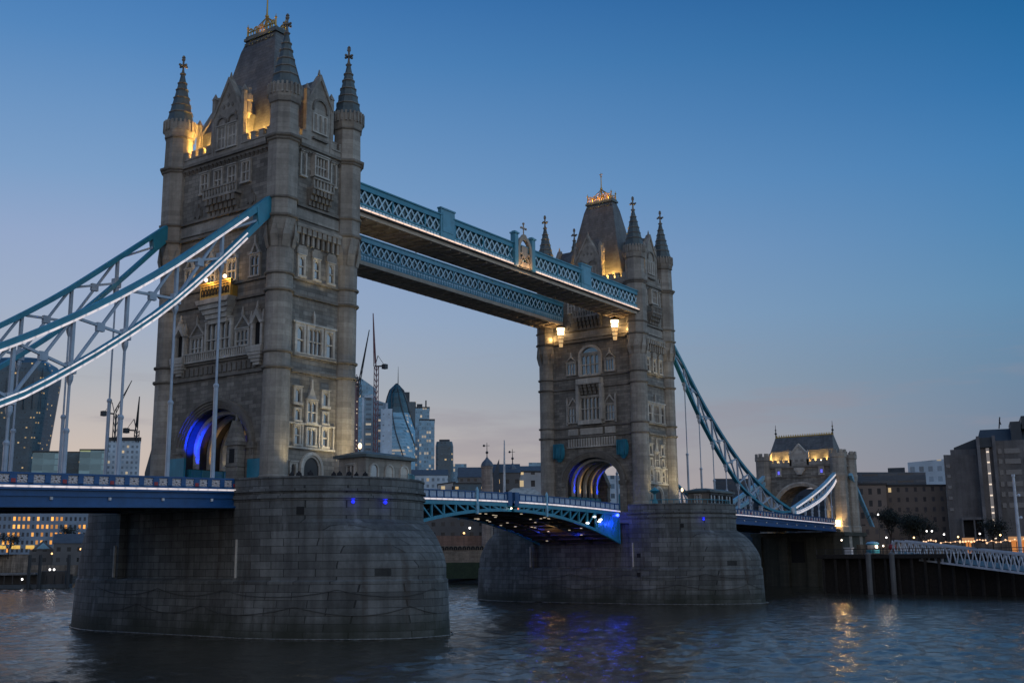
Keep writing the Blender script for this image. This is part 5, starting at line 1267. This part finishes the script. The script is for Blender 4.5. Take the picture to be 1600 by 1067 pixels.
for s_ in range(8):
    pts = []
    for i in range(14):
        v = 599+(735-599)*i/13; r = None
        q = pr+pr2[1:]
        for (r0, v0), (r1, v1) in zip(q, q[1:]):
            if v0 <= v <= v1: r = r0+(r1-r0)*(v-v0)/(v1-v0)
        a = 2*math.pi*s_/8+i*.09; pts.append(((r*k*1.03+.3)*math.cos(a), (r*k*1.03+.3)*math.sin(a), zz(v)))
    mb.tube(pts, .7, 4)
mb.build('spiral_rib', M['city_dark'], t)
MB().rod((2,0,zz(600)), (2,0,zz(572)), .5, .15).build('antenna', M['iron'], t)
block('office_block', 'dark block rising just behind the dome of the bullet shaped skyscraper', 'office block', 630, 640, 612, 1250, M['city_dark'])
block('office_block', 'dark block with a flat top between the dome and the stepped tower', 'office block', 638, 650, 627, 1200, M['f_dark'])
block('office_tower', 'stepped glass office tower right of the domed skyscraper, its taller half', 'office tower', 649, 671, 637, 900, M['f_glass'], plant=[(.1,.5,4),(.7,.8,7)], cap=1)
block('office_tower', 'lower half of the stepped glass tower right of the domed skyscraper', 'office tower', 655, 679, 656, 870, M['f_glass'], cap=1)
block('office_block', 'low pale building with a glass roof under the stepped tower', 'office block', 640, 700, 742, 640, M['f_pale'], roof=4)
c = at(694.5, 700, 720); t = thing('apartment_tower', 'round ended dark tower standing alone against the pale evening sky', 'apartment tower', (c.x, c.y, 9.6), -YAW)
h = at(694, 690, 720).z-9.6; k = 720/FPX*13.6
MB().loft([R3(rr(k, k*.8), z) for z in (0, h-3)] + [R3(rr(k*.9, k*.7), h)]).build('wall', M['f_dark'], t); MB().loft([R3(rr(k*.6, k*.4), z) for z in (h, h+1.5)]).build('roof_plant', M['city_dark'], t)
block('office_block', 'plain blue block at the foot of the lone dark tower', 'office block', 707, 729, 724, 740, M['f_glass'])
block('old_hall', 'long dark slate roof left of the old castle turret', 'hall', 716, 760, 745, 480, M['f_low'], roof=5, depth=20)
block('glass_canopy', 'low pale glazed canopy by the river behind the bascule', 'canopy', 684, 711, 757, 440, M['f_stone'], v1=753, cap=.4)
block('office_block', 'low dark modern block behind the bascule parapet', 'office block', 709, 752, 755, 420, M['f_dark'], cap=.4)

block('office_block', 'dark far block seen through the arch of the small gatehouse tower', 'office block', 1192, 1312, 763, 330, M['f_bluedark0'] if 'f_bluedark0' in M else M.setdefault('f_bluedark0', facade('dark_blue_facade', (.05,.07,.10), (.03,.045,.06), 3, 3, .5, .5, .06)), depth=16)  # dark blue front of the buildings behind the arch
# castle keep with its capped turrets
M['keep'] = stone('keep_stone', (0.40,0.32,0.28), 1.0, 0.4, var=.2, mortar=.85, bump=.1)
def turret(u0, u1, ve, vc, vtip, d, label, sq=False):
    A, B = at(u0, ve, d), at(u1, ve, d); c = (A+B)/2; r = (B-A).length/2; z0 = 9.6
    t = thing('castle_turret', label, 'castle turret', (c.x, c.y, z0)); h = A.z-z0; hc = at(u0, vc, d).z-z0; ht = at(u0, vtip, d).z-z0; n, ph = (8, math.pi/8) if not sq else (4, math.pi/4-YAW)
    f = 1 if not sq else 1.414
    MB().lathe([(r*f,0),(r*f,h*.97),(r*1.08*f,h*.98),(r*1.08*f,h)], n, (0,0), ph).build('wall', M['keep'], t)
    cap = MB(); H_ = hc-h; cap.lathe([(r*1.15*f,h),(r*1.05*f,h+H_*.25),(r*.85*f,h+H_*.45),(r*.35*f,h+H_*.75),(r*.08,hc)], n, (0,0), ph); cap.build('cap', M['lead_far'], t)
    vn = MB(); vn.rod((0,0,hc-.2), (0,0,ht), .16, .08); vn.ball((0,0,hc+(ht-hc)*.3), .45, 6, 4); s_ = Vector((rt.x, rt.y, 0)); p = Vector((0,0,ht-.9)); vn.bar(p-s_*1.3, p+s_*.8, .12); vn.ball(p-s_*.9, .38, 6, 4); vn.build('weather_vane', M['iron'], t)
    for a in (-2.2, -1.6, -2.8): w_ = MB(); F = Frame((r*.97*math.cos(a), r*.97*math.sin(a), 0), (-math.sin(a), math.cos(a), 0), (math.cos(a), math.sin(a), 0)); w_.fbox(F, -.35, .35, h*.55, h*.68, -.1, .12); w_.build('slit_window', M['dark'], t)
    return t
M['lead_far'] = paint('far_lead', (0.11,0.13,0.16), 0.5)
turret(752, 770, 728, 713, 691, 330, 'lead capped castle turret of pale stone with weather vane, left of the white flagpole')
turret(794, 808, 737, 722, 701, 350, 'lead capped castle turret with weather vane right of the white flagpole')
t, L, h = block('castle_keep', 'grey stone castle keep under a low lead roof behind the bascule', 'castle keep', 770, 812, 738, 345, M['f_low'], roof=3.5)
block('castle_keep_wing', 'dark steep gable beside the left castle turret', 'castle wing', 771, 780, 738, 338, M['slate_far'], v1=716)
mb = MB(); A = at(788, 775, 320); B = at(788, 687, 320); mb.rod(A, B, .42, .16, 8); tag(mb.build('flagpole', M['white']), 'tall white flagpole between the two castle turrets', 'flagpole')
block('office_block', 'pale stone building with dark arched windows left of the further tower', 'office block', 806, 880, 737, 410, M['f_stone'], roof=3, cap=.5)
block('office_block', 'blue glass block above the pale stone building left of the further tower', 'office block', 826, 850, 722, 520, M['f_glass'])
block('office_block', 'blue grey office block seen through the road arch of the further tower', 'office block', 938, 976, 742, 420, M['f_pale'])
# riverside restaurant with a spreading roof
A, B = at(789, 772, 262), at(846, 772, 262); L, rz = frame_between(A, B); t = thing('pavilion', 'golden lit riverside pavilion with a wide flat roof behind the bascule parapet', 'pavilion', (A.x, A.y, 9.6), rz)
h = A.z-9.6; MB().box(1.5, L-.5, 1, 9, 0, h-.6).build('wall', M['pav'] if 'pav' in M else M.setdefault('pav', glow('pavilion_glow', (.62,.44,.2), .22)), t)
rf = MB(); rf.loft([[(-.5,-1,h-.6),(L+.5,-1,h-.6),(L+.5,11,h-.6),(-.5,11,h-.6)],[(-.5,-1,h-.2),(L+.5,-1,h-.2),(L+.5,11,h-.2),(-.5,11,h-.2)],[(2,2,h+1.6),(L-2,2,h+1.6),(L-2,8,h+1.6),(2,8,h+1.6)]]); rf.build('roof', M['trim'], t)
for i in range(5): x = 1.5+(L-2.5)*i/4; MB().box(x-.2, x+.2, .6, 1.0, 0, h-.6).build('post', M['iron'], t)

# bank seen under the bascule
tag(MB().add([(x-(9 if 0 < i < nb-1 else 9), y, -.6) for i, (x, y) in enumerate(BANK)] + [(x, y, 2.0) for x, y in BANK], [(i,i+1,nb+i+1,nb+i) for i in range(nb-1)]).build('foreshore', stone('foreshore_mud', (0.09,0.095,0.09), .8, .5, var=.4)), 'grey stony foreshore below the river wall', 'foreshore', kind='structure')
block('riverside_building', 'dark riverside building with square openings seen under the bascule', 'riverside building', 655, 775, 803, 352, M['f_low'])
block('promenade_wall', 'reddish sand coloured promenade wall under the bascule', 'wall', 640, 790, 836, 334, M['sand'] if 'sand' in M else M.setdefault('sand', stone('sand_wall', (0.30,0.19,0.15), 2.5, .8, var=.15)), depth=6, z0=8)
t, L, h = block('embankment_wall', 'pale embankment wall with a row of small arches under the bascule', 'wall', 640, 790, 852, 324, M['sand2'] if 'sand2' in M else M.setdefault('sand2', stone('pale_wall', (0.30,0.24,0.19), 1.5, .6, var=.2)), depth=4, z0=3)
for i in range(22): x = L*(i+.5)/22; mb = MB(); arch_ring(mb, Frame((x,0,0), (1,0,0), (0,-1,0)), .55, .5, .1, .1, h-.7, h-1.3, 0, .12, 6); mb.build('small_arch', M['dark'], t)
A, B = at(640, 878, 318), at(790, 878, 318); L, rz = frame_between(A, B)
M['weed'] = paint('river_weed', (0.022,0.034,0.012), 0.9, var=.5, sc=1.5)
t = thing('weedy_bank', 'strip of dark green weed on the foot of the river wall under the bascule', 'weedy bank', (A.x, A.y, 1.5), rz); MB().hexa([(0,-2,0),(L,-2,0),(L,3,0),(0,3,0),(0,0,4.4),(L,0,4.4),(L,3,4.4),(0,3,4.4)]).build('slope', M['weed'], t)
for u, v, d, lab, m_ in ((734, 824, 345, 'white lamp on the riverside building under the bascule', 'white_lamp'), (725, 832, 332, 'small orange lamp on the sand coloured wall under the bascule', 'amber')):
    lamp_post(at(u, v, d), 9.6, .32, m_, lab)

# left bank: office block with lit windows, house, landing stage
t, L, h = block('riverside_office', 'riverside office block with many warm lit windows under the left end of the deck', 'office block', -70, 140, 777, 430, M['f_office'], cap=.6)
for k in range(9):
    if k in (6, 8): continue
    mb = MB(); mb.box(L*.33+k*4.6, L*.33+k*4.6+2.8, -.25, .1, 1.9, 3.1); mb.build('shop_window', M['shop'] if 'shop' in M else M.setdefault('shop', glow('shop_glow', (1,.58,.12), .6)), t)
t, L, h = block('riverside_house', 'dark riverside house with a hipped roof left of the nearer pier', 'house', 84, 132, 848, 372, M['f_low'], depth=12, roof=3, z0=6)
t, L, h = block('riverside_house', 'small dark gabled house beside the landing stage on the left', 'house', 46, 88, 858, 385, M['f_low'], depth=10, z0=6)
gb = MB(); F = Frame((L*.5,0,0), (1,0,0), (0,-1,0)); gb.fpoly(F, [(-3.2,h),(3.2,h),(0,h+3)], -6, .3); go = gb.build('gable', M['lead_far'], t); mb = MB(); mb.fpoly(F, [(-2,h+.3),(2,h+.3),(0,h+2.2)], .3, .4); mb.build('gable_panel', M['pale_blue'], go)
A, B = at(-60, 905, 340), at(108, 905, 335); L, rz = frame_between(A, B); t = thing('landing_stage', 'dark floating landing stage with a pale roof edge at the left', 'landing stage', (A.x, A.y, 0), rz)
MB().box(0, L, 0, 7, -.4, 1.0).build('pontoon', M['city_dark'], t); MB().box(0, L*.66, .5, 6.5, 3.6, 4.1).build('roof', M['conc_pale'], t)
mb = MB()
for i in range(14): x = L*i/13; mb.box(x-.12, x+.12, .8, 1.05, 1.0, 3.6)
mb.box(0, L, 6.2, 6.4, 1, 3.6); mb.build('canopy_post', M['iron'], t)
MB().box(L*.7, L*.95, 1.5, 6, 1.0, 4.6).build('ticket_hut', M['iron'], t)
for x in (L*.72, L*.99, L*.62): mb = MB(); mb.rod((x,-.5,-2), (x,-.5,9), .5); mb.build('mooring_pile', M['iron'], t)
for i, (u, v, d, lab) in enumerate(((62, 889, 338, 'white lamp on the landing stage, left of three in a row'), (78, 889, 338, 'white lamp on the landing stage, middle of three in a row'), (84.5, 889, 338, 'white lamp on the landing stage, right of three in a row'), (34.5, 904, 339, 'white lamp low on the landing stage near the water'), (126, 857, 360, 'orange lamp beside the dark house left of the nearer pier'), (81, 864, 365, 'pinkish white lamp between the two dark riverside houses'))):
    p = at(u, v, d); lamp_post(p, max(.9, p.z-4), .3, 'amber' if i > 3 else 'white_lamp', lab)

# ------------------------------------------------------------------ right bank: hotel, warehouse, jetty, gangway
t, L, h = block('hotel', 'stepped concrete hotel by the water at the right edge with a column of lights', 'hotel', 1474, 1529, 710, 300, M['concrete'], depth=30)
K = L/55.0
def hb(x0, x1, y0, y1, v0, v1, nm, m_, par=t):
    z0, z1 = at(1500, v0, 300).z-9.6, at(1500, v1, 300).z-9.6
    return MB().box(x0*K, x1*K, y0, y1, max(0,min(z0,z1)), max(z0,z1)).build(nm, m_, par)
hb(11, 52, 3, 26, 711, 700, 'upper_storey', M['concrete']); 
z0, z1, z2 = [at(1500, v, 300).z-9.6 for v in (700, 697, 683)]
MB().hexa([(17*K,3,z0),(56*K,3,z0),(56*K,24,z0),(17*K,24,z0),(17*K,3,z1),(56*K,3,z2),(56*K,24,z2),(17*K,24,z1)]).build('sloping_roof', M['city_dark'], t)
for a in (53, 77): hb(a, a+5, -3.2, 4, 860, 684, 'stair_rib', M['conc_pale'])
hb(58, 77, -1.5, 4, 860, 701, 'stair_tower', M['concrete']); hb(58, 77, -2.4, 4, 701, 686, 'stair_head', M['city_dark'])
hb(66.5, 71.5, -1.62, -1.4, 842, 702, 'stair_glazing', M['pane'])
for i, v in enumerate((708, 724, 741, 758, 775, 793, 802, 813, 822, 833, 841)): hb(67, 71, -1.8, -1.5, v+1.0, v-1.2, 'stair_light', M['red_dim'] if i == 0 and 'red_dim' in M else M['stair_w'] if 'stair_w' in M else M.setdefault('stair_w', glow('stair_lamp', (1,.80,.62), 0.9)))
hb(82, 190, 1, 26, 860, 690, 'wing', M['concrete'])
for v in (706, 722, 739, 757, 773, 790):
    for a, b in ((85, 91), (95, 119), (124, 150), (155, 180)): hb(a, b, .85, 1.1, v+4.2, v-3.6, 'window_band', M['h_win'] if 'h_win' in M else M.setdefault('h_win', glass('hotel_glass', (.12,.14,.16), .2)))
z0, z1 = [at(1500, v, 300).z-9.6 for v in (690, 669)]
MB().hexa([(54*K,2,z0),(190*K,2,z0),(190*K,28,z0),(54*K,28,z0),(61*K,6,z1),(190*K,6,z1),(190*K,24,z1),(61*K,24,z1)]).build('mansard_roof', M['city_dark'], t)
hb(108, 124, 1.5, 12, 692, 661, 'chimney', M['city_dark']); hb(126, 190, 3, 20, 672, 652, 'roof_plant', M['city_dark'])
for v in (727, 743, 760, 777, 795): hb(3, 9, -.15, .1, v+2.5, v-2.5, 'window', M['h_win'])
hb(20, 56, -2.5, 0, 812, 808, 'canopy', M['conc_pale']); hb(22, 54, -.12, .05, 838, 812, 'recess', M['dark']); 
for a in (20, 38, 55): hb(a, a+2.5, -2.4, -1.9, 860, 812, 'canopy_post', M['conc_pale'])
mb = MB(); p = at(1561, 669, 306); mb.rod(p, at(1562, 651, 306), .15); mb.rod(at(1561, 655, 306), at(1564, 663, 306), .12); tag(mb.build('antenna', M['iron']), 'thin aerial on the hotel roof', 'aerial')

block('warehouse', 'pale brown brick warehouse front beside the small gatehouse tower', 'warehouse', 1338, 1384, 757, 318, M['f_ware'], depth=20, cap=.5)
block('warehouse', 'long grey brown brick building between the warehouse and the hotel', 'warehouse', 1383, 1478, 759, 322, M['f_brick'], depth=20, cap=.5)
block('glass_roof_building', 'dark blue glazed block rising above the brick warehouses', 'office block', 1318, 1446, 737, 350, M['f_bluedark'] if 'f_bluedark' in M else M.setdefault('f_bluedark', facade('deep_blue_facade', (.03,.07,.11), (.02,.05,.08), 5, 2.2, .9, .3, .0)), depth=30, plant=[(.55,.76,2)])
block('office_block', 'pale far office block behind the hotel with a broken roofline', 'office block', 1418, 1490, 722, 420, M['f_pale'], v1=715)
block('office_block', 'long dark block on the far bank seen behind the chains of the further span', 'office block', 1116, 1190, 747, 300, M['f_bluedark'], depth=16)
block('approach_wall', 'brown brick approach wall with an arch right of the small gatehouse tower', 'wall', 1333, 1392, 818, 291, M['f_brick'], v1=826, depth=8, z0=6)
c = at(1364, 858, 238); t = thing('kiosk', 'rounded teal glazed kiosk on the quay right of the small gatehouse tower', 'kiosk', (c.x, c.y, 7.6)); hz = at(1364, 845, 238).z-7.6
MB().lathe([(1.3,0),(1.35,hz*.6),(1.2,hz*.8)], 12).build('wall', M['teal'], t); MB().lathe([(1.4,hz*.8),(1.0,hz*.95),(.1,hz)], 12).build('roof', M['pale_blue'], t); MB().lathe([(1.37,hz*.3),(1.38,hz*.7)], 12).build('glazing', M['pane'], t)
mb = MB(); p = at(1394, 854, 232); mb.ball(p, .75, 10, 8); mb.rod(p, (p.x, p.y, 7.6), .12); tag(mb.build('life_buoy_stand', M['red']), 'round red marker on a post at the top of the white gangway', 'marker')
mb = MB(); p = at(1327, 867, 232); mb.box(p.x-.7, p.x+.7, p.y-.7, p.y+.7, 7.4, 8.6); mb.box(p.x-.8, p.x+.8, p.y-.8, p.y+.8, 8.6, 8.75); tag(mb.build('cabinet', M['white']), 'small white cabinet on the quay in front of the gatehouse tower', 'cabinet')
# jetty
A, B = at(1278, 912, 233), at(1680, 925, 214); L, rz = frame_between(A, B); t = thing('jetty', 'long dark timber jetty on piles along the right bank', 'jetty', (A.x, A.y, 0), rz)
M['timber'] = paint('dark_timber', (0.028,0.025,0.023), 0.9, var=.5, sc=2)
MB().box(0, L, 0, 14, 6.6, 7.4).build('deck', M['timber'], t); MB().box(0, L, 2.5, 3, -2, 6.6).build('back_boarding', M['timber'], t)
for i in range(int(L/2.6)):
    x = 1.2+i*2.6; MB().rod((x,.5,-2), (x,.5,6.7), .28, .28, 7).build('pile', M['timber'], t)
rl = MB(); rl.bar((0,.2,8.4), (L,.2,8.4), .12); rl.bar((0,.2,7.9), (L,.2,7.9), .08)
for i in range(int(L/2)): rl.bar((i*2.0,.2,7.4), (i*2.0,.2,8.4), .1)
rl.build('railing', M['iron'], t)
M['pile_grey'] = paint('grey_pile', (0.13,0.135,0.14), 0.7)
for u, lab in ((1357, 'tall grey mooring pile in front of the jetty, left of two'), (1394, 'tall grey mooring pile in front of the jetty, below the top of the gangway')):
    b_, p = at(u+3, 919, 224), at(u, 866, 224); mb = MB(); mb.rod((b_.x,b_.y,-2), (b_.x,b_.y,p.z), .5, .5, 10); mb.lathe([(.6,p.z),(.55,p.z+.3),(.1,p.z+.5)], 10, (b_.x,b_.y)); tag(mb.build('mooring_pile', M['pile_grey']), lab, 'mooring pile')
# gangway
A, B = at(1391, 868, 232), at(1700, 908, 202); t = thing('gangway', 'white lattice gangway sloping down to the right from the quay', 'gangway', A)
d = B-A; dn = d.normalized(); sd_ = Vector((-dn.y, dn.x, 0)).normalized(); N = 26; H_ = at(1450, 848, 225).z-at(1450, 874, 225).z
for s_, nm in ((0, 'truss'), (1, 'truss')):
    tr = MB(); o2 = sd_*2.6*s_
    tr.bar(o2, o2+d, .3, .34); tr.bar(o2+Vector((0,0,H_))+dn*1.6, o2+d+Vector((0,0,H_)), .3, .34); tr.bar(o2, o2+dn*1.6+Vector((0,0,H_)), .26)
    for i in range(N):
        p0, p1, pm = o2+d*(i/N), o2+d*((i+1)/N), o2+d*((i+.5)/N)+Vector((0,0,H_)); tr.bar(p0, pm, .16); tr.bar(pm, p1, .16)
    tr.build(nm, M['gang'] if 'gang' in M else M.setdefault('gang', paint('gangway_paint', (.62,.67,.74), .5)), t)
fl = MB(); fl.hexa([sd_*.1+Vector((0,0,.05)), d+sd_*.1+Vector((0,0,.05)), d+sd_*2.5+Vector((0,0,.05)), sd_*2.5+Vector((0,0,.05)), sd_*.1+Vector((0,0,.15)), d+sd_*.1+Vector((0,0,.15)), d+sd_*2.5+Vector((0,0,.15)), sd_*2.5+Vector((0,0,.15))]); fl.build('walkway', M['city_dark'], t)
cv = MB(); cv.hexa([sd_*1.3+Vector((0,0,.2)), d*.95+sd_*1.3+Vector((0,0,.2)), d*.95+sd_*1.4+Vector((0,0,.2)), sd_*1.4+Vector((0,0,.2)), sd_*1.3+Vector((0,0,1.1)), d*.95+sd_*1.3+Vector((0,0,1.1)), d*.95+sd_*1.4+Vector((0,0,1.1)), sd_*1.4+Vector((0,0,1.1))]); cv.build('handrail_panel', M['pale_blue'], t)
mb = MB(); A, B = at(1592, 864, 222), at(1583, 742, 222); mb.rod((B.x,B.y,7.4), (B.x,B.y,B.z), .34, .22, 8); mb.box(B.x-.35, B.x+.35, B.y-.25, B.y+.25, B.z-.2, B.z+.2)
s_ = Vector((rt.x, rt.y, 0))
for z in (B.z-3.6, B.z-7.6): p = Vector((B.x, B.y, z))+s_*.7; mb.bar((B.x,B.y,z), p, .12); mb.ball(p, .3, 6, 4)
tag(mb.build('mast', M['gang']), 'tall pale mast standing on the quay in front of the hotel', 'mast')
# lights along the quay
rq = random.Random(11)
SP = [(1428,839,1),(1447,829,1),(1454,829,0),(1464,834,0),(1471,836,0)]
strings = [(1432, 848, 1462, 843, 9, 'string of small pink white bulbs under the dark trees on the quay'), (1470, 847, 1500, 846, 5, 'string of orange bulbs in front of the hotel entrance'), (1500, 846, 1540, 842, 10, 'string of bulbs over the orange awning in front of the hotel'), (1542, 846, 1600, 842, 9, 'string of pale bulbs right of the hotel stair tower')]
for u0, v0, u1, v1, n, lab in strings:
    mb = MB(); prev = None
    for i in range(n):
        f = i/(n-1); p = at(u0+(u1-u0)*f, v0+(v1-v0)*f+rq.uniform(-1.5,1.5), 240); mb.ball(p, rq.uniform(.12,.22), 6, 4)
        if prev: mb.rod(prev, p, .02)
        prev = p
    tag(mb.build('string_lights', M['amber_soft'] if 'amber_soft' in M else M.setdefault('amber_soft', glow('festoon_bulb', (1,.60,.34), 1.3))), lab, 'string lights', 'string lights along the quay')
for u, v, m_, lab in ((1428,839,'warm','orange lamp post under the dark tree at the left of the quay'),(1448,829,'white_lamp','white lamp post right of the dark tree on the quay'),(1456,829,'white_lamp','white lamp post beside the pale crane arm on the quay'),(1475,834,'white_lamp','pair lamp post in front of the long brick building'),(1531,833,'white_lamp','white lamp post left of the hotel stair tower'),(1563,835,'warm','orange lamp post right of the hotel stair tower'),(1380,852,'warm_white','bright white lamp post between the teal kiosk and the gangway'),(1385,839,'white_lamp','small lamp post on the approach wall'),(1372,803,'white_lamp','white lamp high against the pale brown warehouse'),(1497,838,'warm','yellow lamp post in front of the hotel canopy'),(1315,843,'warm_white','lamp at the foot of the small gatehouse tower')):
    lamp_post(at(u, v, 241), 7.4, .17, m_, lab)
for u0, u1, v, lab in ((1503, 1522, 840, 'glowing orange awning in front of the hotel'), (1575, 1625, 838, 'long glowing orange awning at the right edge of the quay')):
    A, B = at(u0, v, 246), at(u1, v, 246); L, rz = frame_between(A, B); t = thing('awning', lab, 'awning', (A.x, A.y, 7.4), rz, 'awnings on the quay'); h = A.z-7.4
    MB().hexa([(0,0,h-.9),(L,0,h-.9),(L,3,h-.2),(0,3,h-.2),(0,0,h-.6),(L,0,h-.6),(L,3,h+.1),(0,3,h+.1)]).build('canopy', M['awn'] if 'awn' in M else M.setdefault('awn', glow('awning_glow', (1,.42,.12), .3)), t)
    for i in range(5): x = L*i/4; MB().rod((x,.3,0), (x,.3,h-.6), .08).build('post', M['iron'], t)
    MB().box(.5, L-.5, 2.5, 2.9, 0, h-.8).build('lit_window', M['awn'], t)
lamp('quay_light', 'POINT', at(1512, 846, 238), 160, (1,.5,.18), None, size=.5); lamp('quay_light', 'POINT', at(1590, 846, 238), 160, (1,.5,.18), None, size=.5); lamp('quay_light', 'POINT', at(1381, 853, 236), 160, (1,.75,.5), None, size=.3)

# ------------------------------------------------------------------ trees
M['bark'] = paint('bark', (0.05,0.04,0.035), 0.9)
M['leaf'] = paint('leaves', (0.022,0.028,0.018), 0.8, var=.6, sc=.8)
def tree(x, y, z, h, rad, label, leaves=1400, seed=1, bare=False, group=None):
    r = random.Random(seed); t = thing('tree', label, 'tree', (x,y,z), 0, group)
    tk = MB(); tips = []
    def limb(p, d, L, rd, k):
        q = p+d*L; tk.rod(p, q, rd, rd*.65, 5); tips.append((q, rd))
        if k == 0: return
        for _ in range(3):
            e = (d+Vector((r.uniform(-1,1), r.uniform(-1,1), r.uniform(-.1,.7)))*.75).normalized(); limb(q, e, L*r.uniform(.6,.8), rd*.6, k-1)
    limb(Vector((0,0,0)), Vector((0,0,1)), h*.32, h*.028, 4 if bare else 3)
    tk.build('trunk', M['bark'], t)
    lf_ = MB(); cl_ = [q for q, rd in tips[1:]]
    for _ in range(int(leaves*(1.7 if not bare else 1))):
        c = cl_[r.randrange(len(cl_))]+Vector((r.gauss(0,1), r.gauss(0,1), r.gauss(0,.8)))*rad*.22
        s_ = r.uniform(.10,.24)*(1 if not bare else .7); a = Vector((r.uniform(-1,1), r.uniform(-1,1), r.uniform(-1,1))).normalized(); b = a.orthogonal().normalized()
        lf_.add([c-a*s_, c+b*s_*.6, c+a*s_, c-b*s_*.6], [(0,1,2,3)])
    lf_.build('crown', M['leaf'], t)
    return t
for u, d, h, rad, lab, lv in ((1420, 246, 8, 4, 'dense dark tree on the quay left of the string lights', 2600), (1393, 252, 10, 3, 'tall narrow dark tree in front of the brick warehouses', 1600), (1440, 254, 8, 4, 'small dark tree beside the orange lamp on the quay', 1500), (1552, 256, 7, 4, 'dark bushy tree at the foot of the hotel stair tower', 1400)):
    c = at(u, 850, d); tree(c.x, c.y, 7.6, h, rad, lab, lv, int(u))
for u, d, h, lab in ((1090, 262, 15, 'bare winter tree behind the cabin on the further pier, left of two'), (1104, 268, 15, 'bare winter tree behind the cabin on the further pier, right of two'), (742, 430, 16, 'bare tree beside the castle turret'), (104, 395, 13, 'dark tree between the riverside houses and the nearer pier'), (14, 400, 9, 'dark tree in front of the lit office block on the left')):
    c = at(u, 850, d); tree(c.x, c.y, 8.0, h, 4, lab, 300 if u > 700 else 1200, int(u), u > 700)
